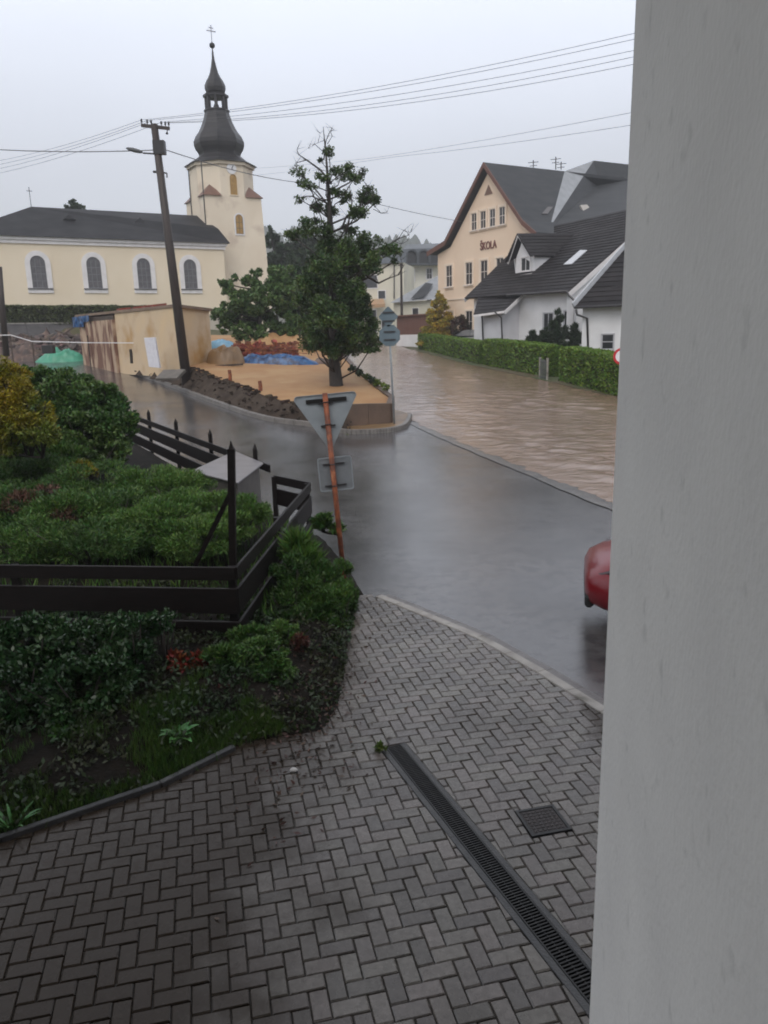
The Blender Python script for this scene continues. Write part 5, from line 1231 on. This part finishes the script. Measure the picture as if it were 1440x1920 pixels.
for k in range(130):
    u = r_.uniform(435, 560); v = r_.uniform(641, 664); q = P(u, v, 42.4+(664-v)*.04); mb.box(q, .3, .14, .11, (r_.uniform(-1, 1), r_.uniform(-1, 1), r_.uniform(-.4, .4)), None, (r_.uniform(-.3, .3), r_.uniform(-.3, .3), 1))
mb.build('brick_pieces', redbrickM, t)
mb = MB()
for k in range(12): u = r_.uniform(440, 540); q = P(u, r_.uniform(645, 662), 42.2); mb.beam(q, q+V((r_.uniform(.6, 1.6), r_.uniform(-.4, .4), r_.uniform(-.2, .2))), .05, .04)
mb.build('rods', rustM, t)
heap('sand_heap', 'small grey sand heap against the shed corner', 'sand heap', 424, 680, 40, 1.0, .8, .75, mudM, seed=6, rug=.35, flat=1)
heap('sand_heap', 'yellow sand bank at the back of the plot', 'sand heap', 530, 652, 46.5, 2.4, 1.2, 1.0, sandM, seed=7, rug=.3)
t = thing('plank', 'short dark plank lying before the grey sand heap', 'plank', P(430, 686, 38.8)); mb = MB(); mb.beam(P(405, 686, 38.9), P(455, 683, 38.7), .22, .08); o = mb.build('board', plankM, t)
heap('pale_tarpaulin', 'pale blue tarpaulin heap between the shed and walnut tree', 'tarpaulin', 415, 648, 45.5, 1.0, .5, .55, lightblueM, seed=8, rug=.3, flat=1)
t = thing('concrete_block', 'grey concrete wall block behind the yellow sand bank', 'block', P(532, 637, 49)); mb = MB(); mb.box(P(532, 628, 49), 1.7, .5, 1.0); mb.build('block', greyretM, t, bevel=.03)
# white panel and slab by the kerb
q0, q1 = P(279, 688, 37.6), P(299, 690, 36.9)
t = thing('insulation_board', 'white insulation board standing upright before the shed', 'board', q0); tz = P(277, 633, 37.6).z
mb = MB(); d_ = q1-q0; mb.prism([q0, q1, V((q1.x-.12, q1.y+.05, tz)), V((q0.x-.12, q0.y+.05, tz))], V((.05, .1, 0))); mb.build('panel', polyM, t, bevel=.01)
t = thing('concrete_slab', 'tilted concrete slab lying on the bank below the pole', 'slab', P(320, 706, 35))
mb = MB(); mb.box(P(320, 703, 35.2), 1.35, .7, .14, (.86, -.5, .02), None, (-.25, -.45, .85)); mb.build('slab', M('old_concrete', (.16, .14, .12), (.11, .1, .085), scale=3, rough=.6, bump=.3), t, bevel=.02)
# wooden stubs along the wall
for k, (u, v, y, lb) in enumerate(((431, 711, 33.6, 'rusty stub post on the wall nearest the shed'), (488, 733, 31., 'rusty stub post on the wall nearest the triangular sign'), (246, 670, 39.5, 'short dark stub at the left of the white board'))):
    q = P(u, v, y); mb = MB(); mb.tube([q-V((0, 0, .3)), q+V((.02, 0, .22)), q+V((0, 0, .4))], [.075, .08, .07], 7); o = mb.build('stub_post', rustM if k < 2 else barkM); tag(o, lb, 'stub post', 'stubs of old fence posts')
for k, (u, v, y) in enumerate(((668, 708, 35.8), (681, 716, 34.6), (692, 724, 33.6), (702, 731, 32.6), (655, 700, 37.4), (714, 738, 31.6))):
    q = P(u, v, y); q.z = zp(q.x, q.y)
    bush('wall_weed', 'small weed growing along the sandy plot edge by the flood', 'weed', [(q.x+.15, q.y, q.z+.16, .22, .2, .2)], 160, .14, weedM if k % 2 else darkleafM, group='weeds on the plot edge', stems=False, seed=60+k)
# left rubble
gz = lambda x, y: g(x, min(y, 75))
heap('rubble_heap', 'long brown rubble heap below the churchyard wall', 'rubble', 90, 655, 55, 9., 1.6, 1.3, rubbleM, gz, seed=12, rug=.8, rot=.25, n=44)
heap('rubble_heap', 'dark rubble mound at the left edge behind road', 'rubble', 25, 660, 53, 3., 1.6, .9, rubbleM, gz, seed=13, rug=.9)
heap('green_tarpaulin', 'mound covered by a bright green tarpaulin beyond the road', 'tarpaulin', 112, 652, 51.5, 1.75, .9, .8, greentarpM, gz, seed=14, rug=.45, n=34)
t = thing('rubble_stones', 'scattered stones and beams over the brown rubble heap', 'rubble', P(90, 660, 53))
mb = MB(); r_ = random.Random(31)
for k in range(150):
    u = r_.uniform(-10, 168); v = r_.uniform(628, 668); q = P(u, v, 54-(v-640)*.06); s = r_.uniform(.15, .45); mb.box(q, s*1.4, s, s*.7, (r_.uniform(-1, 1), r_.uniform(-1, 1), r_.uniform(-.3, .3)), None, (r_.uniform(-.4, .4), r_.uniform(-.4, .4), 1))
mb.build('stones', M('rubble_stone', (.15, .10, .085), (.08, .07, .065), scale=2, rough=.7, island=.5), t, bevel=.04)
mb = MB()
for k in range(7): u = r_.uniform(0, 160); q = P(u, r_.uniform(622, 640), 54); mb.beam(q, q+V((r_.uniform(-1.6, 1.6), .3, r_.uniform(-.6, .6))), .12, .09)
mb.build('beams', plankM, t)
t = thing('barrier_tape', 'white barrier tape strung from the left past the shed', 'tape', P(60, 640, 48))
mb = MB(); pl = [P(-20, 629, 47), P(20, 628, 47), P(60, 640, 47), P(165, 642.5, 46.2), P(250, 643, 41)]
for a_, b_ in zip(pl, pl[1:]):
    for k in range(6): mb.beam(a_.lerp(b_, k/6), a_.lerp(b_, (k+1)/6), .015, .045)
mb.build('tape', signwhiteM, t)
for k, (u, lb) in enumerate(((20, 'leftmost thin stake holding the barrier tape'), (60, 'thin stake holding the tape before the green tarpaulin'), (165, 'thin stake holding the tape at the shed'))):
    q = P(u, 640, 47.2); mb = MB(); mb.tube([(q.x, q.y, gz(q.x, q.y)-.1), (q.x, q.y, q.z+.35)], .04, 6); o = mb.build('stake', plankM); tag(o, lb, 'stake', 'stakes of the barrier tape')
t = thing('wooden_mast', 'thick dark wooden pole cut off at left edge', 'pole', P(8, 660, 49)); mb = MB(); mb.tube([P(12, 668, 49), P(3, 560, 49), P(-1, 500, 49)], [.2, .17, .15], 10); mb.build('mast', woodpoleM, t, smooth=True)
t = thing('distribution_box', 'small dark box on legs before the green tarpaulin', 'box', P(90, 672, 43)); mb = MB(); q = P(91, 655, 43); mb.box(q, .62, .35, .45); mb.build('cabinet', blackM, t, bevel=.02)
for s in (-.3, .3): mb = MB(); mb.beam((q.x+s, q.y, gz(q.x, q.y)-.1), (q.x+s, q.y, q.z-.28), .06, .06); mb.build('leg', blackM, t)

# ================================================================== FRONT GARDEN
# ---- dark wooden fence
def board(t, a, b, z0, z1, th=.035):
    a = V(a); b = V(b); mb = MB(); d = (b-a).normalized(); s = V((d.y, -d.x, 0)); k = (b.z-a.z) if len(a) > 2 else 0
    A3, B3 = V((a.x, a.y, 0)), V((b.x, b.y, 0)); za, zb = a.z, b.z
    mb.prism([A3+s*th/2+V((0, 0, za+z0)), B3+s*th/2+V((0, 0, zb+z0)), B3+s*th/2+V((0, 0, zb+z1)), A3+s*th/2+V((0, 0, za+z1))], -s*th); return mb.build('board', fenceM, t, bevel=.006)
def post(t, p, z0, z1, w=.08, pt=.0):
    mb = MB(); p = V(p); mb.box((p.x, p.y, (z0+z1)/2), w, w, z1-z0)
    if pt: mb.v += [V((p.x+sx*w/2, p.y+sy*w/2, z1)) for sx, sy in ((-1, -1), (1, -1), (1, 1), (-1, 1))]+[V((p.x, p.y, z1+pt))]; i = len(mb.v)-5; mb.f += [[i, i+1, i+4], [i+1, i+2, i+4], [i+2, i+3, i+4], [i+3, i, i+4]]
    return mb.build('post', fenceM, t)
FC = G(441, 1064, lambda x, y: 1.0); FF = G(581, 905, lambda x, y: 1.0); FL = G(0, 1059, lambda x, y: 1.0)
FC.z = FF.z = FL.z = 0; FL2 = FC+(FL-FC)*1.9
FP = G(514, 891, lambda x, y: 1.0); FP.z = 0
t = thing('garden_fence', 'dark wooden board fence round the corner of front garden', 'fence', FC)
LV = ((.85, 1.0), (.47, .76), (.10, .38))
for z0, z1 in LV:
    board(t, FC, FL2, z0, z1); board(t, FC, FF, z0, z1)
for z0, z1 in LV[:2]: board(t, FP, FF, z0, z1)
for p in (FC+V((-.06, .09, 0)), FC.lerp(FF, .5)+V((-.06, 0, 0)), FF+V((-.05, .02, 0)), FC.lerp(FL2, .5)+V((0, .06, 0)), FP+V((0, -.04, 0))): post(t, p, -.1, .98)
# ---- back fence along the road
B0, B1 = V((-2.62, 15.3, 0)), V((-8.3, 25.0, .14))
t = thing('garden_fence', 'dark wooden board fence beside the rising wet road', 'fence', B0)
N_ = 4; B0b = B0.lerp(B1, -.08)
for z0, z1 in LV: board(t, B0b if z0 > .8 else B0, B1, z0+.02, z1+.02)
for k in range(N_+1): p = B0.lerp(B1, k/N_); post(t, (p.x+.06, p.y+.05, 0), -.1+p.z, p.z+1.2, .08, .12)
# ---- tall post with brace
t = thing('tall_garden_post', 'tall dark pointed post with slanting brace behind the fence corner', 'post', G(439, 1085, lambda x, y: .5))
q = V((FC.x-.14, FC.y+.30, 0)); tz = P(434, 838, q.y).z; qt = P(434, 845, q.y)
mb = MB(); mb.beam(q, V((qt.x, qt.y, tz-.02)), .075, .075, (0, 1, 0)); mb.tube([V((qt.x, qt.y, tz-.03)), V((qt.x, qt.y, tz+.07))], [.042, .004], 4); mb.build('mast', fenceM, t)
mb = MB(); mb.beam(P(366, 1060, q.y+.1), P(432, 925, q.y+.02), .05, .06, (0, 1, 0)); mb.build('brace', fenceM, t)
# ---- box with a sheet metal lid
bc = [G(u, v, lambda x, y: 1.02) for u, v in ((358, 884), (440, 849), (494, 872), (446, 906))]
t = thing('meter_housing', 'grey box with sloping sheet metal lid in front garden', 'box', (bc[0].x, bc[0].y, 0))
cc = (bc[0]+bc[1]+bc[2]+bc[3])/4
mb = MB(); ins_ = [cc+(p-cc)*.86 for p in bc]
mb.prism([(p.x, p.y, .15) for p in ins_], (0, 0, .86)); mb.build('housing', M('grey_brown_box', (.13, .12, .11), (.10, .09, .085), scale=3, rough=.6), t)
mb = MB(); mb.prism([(p.x, p.y, 1.0+(.03 if i in (1, 2) else 0)) for i, p in enumerate(bc)], (0, 0, .03)); mb.build('lid', lidM, t, bevel=.006)
# ---- shrubs
def spray(name, label, cat, blobs, n, size, mat, seed, group=None, asp=.16, up=.35, clump=26, csize=.3, shell=.62, jitter=.55, n2=0, mat2=None, redm=None):
    rng = np.random.default_rng(seed); zb = min(b[2]-b[5] for b in blobs); cx = sum(b[0] for b in blobs)/len(blobs); cy = sum(b[1] for b in blobs)/len(blobs)
    t = thing(name, label, cat, (cx, cy, zb), 0, group)
    p, o = leaf_points(blobs, n, rng, clump, csize, shell); leaf_mesh('foliage', p, o, mat, t, size, asp, rng, jitter, up)
    mb = MB(); rr = random.Random(seed)
    for b in blobs:
        b0_ = blobs[0]; mb.tube([(b0_[0], b0_[1], zb-.02), ((b0_[0]+b[0])/2, (b0_[1]+b[1])/2, zb-.03), (b[0], b[1]+.002, zb-.02)], .02, 5)
        for _ in range(7):
            e = V((b[0]+rr.uniform(-.8, .8)*b[3], b[1]+rr.uniform(-.8, .8)*b[4], b[2]+rr.uniform(0, .7)*b[5])); a = V((b[0], b[1], zb-.03)); mb.tube([a, a.lerp(e, .5)+V((0, 0, .1*b[5])), e], [.018, .012, .004], 5)
    mb.build('stem', barkM, t, smooth=True)
    return t
def at(u, v, y, r, ry=None, rz=None): c = P(u, v, y); return (c.x, c.y, c.z, r, ry or r, rz or r*.8)
# creeping junipers inside the fence
spray('creeping_juniper', 'spreading green juniper filling the left of the fenced bed', 'juniper', [at(60, 900, 13.2, 1.1, 1., .45), at(170, 905, 13., 1.0, .9, .42), at(20, 960, 11.3, 1., .8, .42), at(120, 965, 11.2, .9, .8, .42), at(220, 955, 11.5, .8, .8, .36), at(60, 1015, 9.9, .8, .6, .36), at(170, 1015, 9.8, .75, .6, .34), at(-30, 900, 13.4, 1., 1., .5)], 100000, .06, junM, 71, asp=.22)
spray('creeping_juniper', 'lighter feathery juniper before the box with metal lid', 'juniper', [at(300, 915, 12.8, .9, .8, .4), at(330, 950, 11.6, .85, .7, .38), at(280, 985, 10.6, .8, .7, .36), at(390, 960, 11.4, .6, .6, .34), at(370, 1010, 10., .65, .6, .3), at(430, 985, 10.8, .45, .5, .28), at(460, 960, 11.6, .4, .5, .28)], 80000, .062, jun2M, 72, asp=.2)
spray('dead_juniper', 'brown withered juniper twigs showing in the left bed', 'juniper', [at(35, 945, 11.1, .35, .3, .2), at(125, 965, 10.9, .3, .25, .16), at(85, 925, 11.9, .3, .25, .16)], 1500, .11, M('withered', (.10, .045, .025), (.07, .035, .02), scale=3, rough=.7, island=.4), 73)
# golden and green shrubs
spray('golden_cypress', 'golden yellow cypress bush at the left edge', 'shrub', [at(15, 740, 13.2, .55, .6, .6), at(50, 780, 13.0, .5, .5, .42), at(10, 800, 12.9, .6, .6, .5), at(75, 815, 12.8, .35, .4, .25), at(-20, 715, 13.3, .5, .5, .4), at(30, 705, 13.3, .25, .3, .2)], 34000, .065, goldM, 74, asp=.3, up=.1)
spray('golden_cypress', 'small golden tuft low among the junipers', 'shrub', [at(150, 876, 13.3, .22, .2, .14), at(172, 888, 13.1, .14, .15, .08)], 1100, .10, goldM, 75, asp=.3, up=.1)
spray('spirea_bush', 'large loose green bush before the wet road on the left', 'shrub', [at(120, 745, 16, .9, .8, .6), at(185, 772, 15.8, .75, .8, .6), at(90, 712, 16.4, .45, .5, .3), at(150, 722, 16.3, .4, .4, .25), at(215, 800, 15.6, .5, .6, .6), at(150, 810, 15.4, .9, .7, .55), at(90, 780, 15.8, .8, .7, .6), at(198, 735, 16., .3, .4, .25), at(60, 700, 16.6, .35, .4, .22), at(190, 850, 15.0, .6, .5, .3)], 46000, .09, shrubM, 76, asp=.42, up=.3, csize=.26, jitter=.8)
spray('flowering_weed', 'tall grassy weeds between the golden and green bushes', 'weed', [at(60, 840, 14.2, .7, .5, .25), at(110, 850, 14.2, .5, .4, .22), at(10, 850, 14, .6, .5, .25)], 4500, .16, jun2M, 77, asp=.2, up=1.)
# laurel in front of the fence, shrubs by the sign post
spray('laurel_shrub', 'large dark glossy shrub below the fence at the left', 'shrub', [at(60, 1215, 6.9, .5, .45, .32), at(170, 1210, 6.95, .5, .45, .32), at(250, 1190, 7.1, .32, .35, .26), at(40, 1290, 6.4, .45, .4, .28), at(150, 1290, 6.4, .45, .4, .28), at(215, 1260, 6.6, .3, .35, .28), at(-20, 1230, 6.9, .5, .45, .34), at(300, 1165, 7.3, .18, .2, .12), at(100, 1345, 6.2, .38, .3, .16), at(0, 1340, 6.2, .35, .3, .2), at(180, 1335, 6.3, .25, .25, .14)], 30000, .055, laurelM, 78, asp=.5, up=.35, csize=.28, jitter=.9)
spray('drooping_juniper', 'drooping juniper branch hanging from the fence corner', 'juniper', [at(500, 1225, 7.2, .26, .25, .18), at(515, 1270, 7.0, .24, .22, .2), at(470, 1220, 7.25, .18, .2, .12), at(535, 1310, 6.9, .15, .16, .18), at(450, 1235, 7.2, .12, .15, .1)], 13000, .06, junM, 79, asp=.25, up=-.3)
spray('juniper_bush', 'dense green juniper bush at the foot of the sign post', 'juniper', [at(600, 1150, 9.0, .42, .45, .36), at(560, 1120, 9.1, .36, .4, .34), at(628, 1185, 8.7, .28, .35, .28), at(605, 1085, 9.4, .3, .3, .24), at(555, 1180, 8.6, .38, .35, .28), at(630, 1130, 8.9, .24, .3, .28), at(595, 1210, 8.4, .36, .35, .22), at(545, 1070, 9.3, .28, .3, .24), at(540, 1225, 8.3, .3, .3, .2), at(648, 1120, 9.2, .2, .3, .26), at(640, 1075, 9.7, .17, .25, .2), at(650, 1200, 8.6, .16, .25, .22)], 56000, .055, junM, 80, asp=.24, up=.5)
spray('tall_grass', 'arching pale green grass clump beside the garden fence', 'grass clump', [at(560, 1030, 9.9, .26, .25, .22), at(575, 1060, 9.7, .22, .25, .2)], 1600, .30, jun2M, 81, asp=.08, up=.8)
spray('roadside_weed', 'small green weed sprig in front of the square sign plate', 'weed', [at(605, 978, 11.6, .2, .2, .13), at(632, 990, 11.4, .12, .12, .08)], 900, .12, junM, 82, asp=.4, up=.2)
spray('creeping_juniper', 'low green juniper spreading under the fence corner boards', 'juniper', [at(475, 1195, 7.6, .3, .25, .12), at(425, 1225, 7.3, .28, .25, .1), at(385, 1300, 6.8, .22, .2, .08), at(430, 1330, 6.6, .2, .2, .08), at(525, 1190, 7.9, .26, .25, .14), at(590, 1250, 7.7, .22, .22, .1)], 16000, .06, junM, 86, asp=.24, up=.3)
spray('copper_shrub', 'copper red shrub under the bottom fence board', 'shrub', [at(330, 1248, 7.2, .2, .2, .11), at(375, 1238, 7.25, .13, .15, .08), at(335, 1280, 7.0, .1, .1, .09)], 1500, .10, redleafM, 83, asp=.4, up=-.1, clump=10)
spray('copper_shrub', 'small brownish red shrub beside the drooping juniper', 'shrub', [at(558, 1210, 7.7, .13, .14, .1), at(425, 1300, 6.75, .17, .12, .06), at(600, 1300, 7.0, .12, .15, .05)], 1000, .09, M('brown_red', (.11, .035, .02), (.07, .03, .02), scale=3, rough=.5, island=.4), 84, asp=.4, clump=8)
def rosette(name, label, u, v, n, L, w, mat, seed, el=.7):
    q = G(u, v, lambda x, y: max(0, bedz(x, y))); t = thing(name, label, 'plant', q); r = random.Random(seed); mb = MB()
    for k in range(n):
        a = 2*pi*k/n+r.uniform(-.3, .3); l = L*r.uniform(.7, 1.15); e = el*r.uniform(.6, 1.3); d = V((cos(a), sin(a), 0)); s = V((-sin(a), cos(a), 0)); prev = None
        for j in range(6):
            f = j/5; p = q+d*l*f*cos(e*.6)+V((0, 0, l*(sin(e)*f-.5*f*f))); ww = w*sin(pi*min(.97, .12+f*.88))
            cur = (p-s*ww, p-V((0, 0, ww*.25)), p+s*ww)
            if prev: mb.quad(prev[0], prev[1], cur[1], cur[0]); mb.quad(prev[1], prev[2], cur[2], cur[1])
            prev = cur
    mb.build('leaves', mat, t, smooth=True); return t
spray('dead_juniper', 'brown dead juniper litter between the soil and block paving', 'juniper', [at(600, 1290, 7.2, .24, .3, .08), at(625, 1330, 6.8, .2, .25, .06), at(580, 1350, 6.6, .26, .25, .07), at(520, 1350, 6.6, .2, .2, .08), at(640, 1270, 7.4, .12, .2, .06)], 5000, .07, M('dead_litter', (.05, .024, .014), (.03, .017, .011), scale=3, rough=.7, island=.45), 85, asp=.14, up=0.)
rosette('broad_leaved_plant', 'bright broad leaved plant in the dark soil before fence', 335, 1382, 13, .20, .035, hostaM, 91, .9)
rosette('broad_leaved_plant', 'small pale leaved plant below the glossy dark shrub', 112, 1378, 7, .14, .022, hostaM, 92, .8)
rosette('strap_leaved_plant', 'upright strap leaved plant at the left edging', 25, 1560, 12, .34, .012, hostaM, 93, 1.35)
# short grass along the edging: one object
rng = np.random.default_rng(99); pos = []
while len(pos) < 13000:
    f = rng.random(); e = [(-3.4, 4.3), (-2.75, 4.76), (-1.8, 5.38), (-1.29, 5.95), (-.95, 6.1)]; s = f*4; k = min(3, int(s)); x = lerp(e[k][0], e[k+1][0], s-k); y = lerp(e[k][1], e[k+1][1], s-k); d = .03+rng.random()**1.5*1.15
    x += -.45*d+rng.normal()*.05; y += .85*d
    if fbm(x*2.3, y*2.3, 6.) > -.12+rng.random()*.3 or d < .12: pos.append((x, y, max(0, bedz(x, y))+.03))
pos = np.array(pos); out = np.tile(np.array([[0, 0, 1.]]), (len(pos), 1))
o = leaf_mesh('grass', pos, out, grassM, None, .10, .07, rng, .35, .6); tag(o, 'short grass growing along the edge of the block paving', 'grass', None, 'stuff')
rng = np.random.default_rng(98); pos = []
while len(pos) < 5000:
    x = rng.uniform(-6.5, -1.3); y = rng.uniform(8.4, 14.8)
    if inpoly(x, y, BED): pos.append((x, y, max(0, bedz(x, y))+.06))
pos = np.array(pos); out = np.tile(np.array([[0, 0, 1.]]), (len(pos), 1))
o = leaf_mesh('grass', pos, out, jun2M, None, .26, .05, rng, .4, .6); tag(o, 'long thin grass between the junipers inside the fence', 'grass', None, 'stuff')
rng = np.random.default_rng(96); pos = []
while len(pos) < 16000:
    x = rng.uniform(-4.2, -.38); y = rng.uniform(4.0, 9.5)
    if inpoly(x, y, BED) and segdist(x, y, BED) > .03 and fbm(x*1.7, y*1.7, 2.) > -.28+.5*rng.random()-.12*(y > 6.4):
        pos.append((x, y, max(0, bedz(x, y))+.02+.07*rng.random()**2))
pos = np.array(pos); out = rng.normal(size=(len(pos), 3)); out[:, 2] = .5
o = leaf_mesh('ground_cover', pos, out, leafM('ground_cover_leaf', (.014, .034, .009), (.028, .034, .012), .5, .5), None, .055, .45, rng, .6, .3); tag(o, 'low dark weeds creeping over the soil before the fence', 'ground cover', None, 'stuff')
# fallen litter on the soil and bricks
rng = np.random.default_rng(97); pos = []
for _ in range(550):
    x = rng.normal(-.72, .26); y = rng.normal(6.5, .75); pos.append((x, y, max(0.016, bedz(x, y))+.006))
pos = np.array(pos); out = rng.normal(size=(len(pos), 3)); out[:, 2] *= .15
o = leaf_mesh('fallen_litter', pos, out, M('litter_leaf', (.09, .045, .03), (.05, .03, .02), scale=5, rough=.6, island=.4), None, .05, .35, rng, .2, 0); tag(o, 'brown fallen needles and leaves at the bed corner', 'leaf litter', None, 'stuff')

# ------------------------------------------------------------------ rain haze
if HAZE:
    mb = MB(); mb.bx(-1010, 1010, -910, 1010, -3, 210)
    hm = bpy.data.materials.new('haze'); hm.use_nodes = True; t_ = hm.node_tree; t_.nodes.clear(); oo = t_.nodes.new('ShaderNodeOutputMaterial'); pv_ = t_.nodes.new('ShaderNodeVolumePrincipled')
    pv_.inputs['Color'].default_value = (.97, .975, .99, 1); pv_.inputs['Density'].default_value = HAZE; pv_.inputs['Anisotropy'].default_value = .2
    t_.links.new(pv_.outputs[0], oo.inputs['Volume']); o = mb.build('haze', hm); o['kind'] = 'stuff'; o['label'] = 'pale rain haze filling the whole valley air'; o['category'] = 'haze'
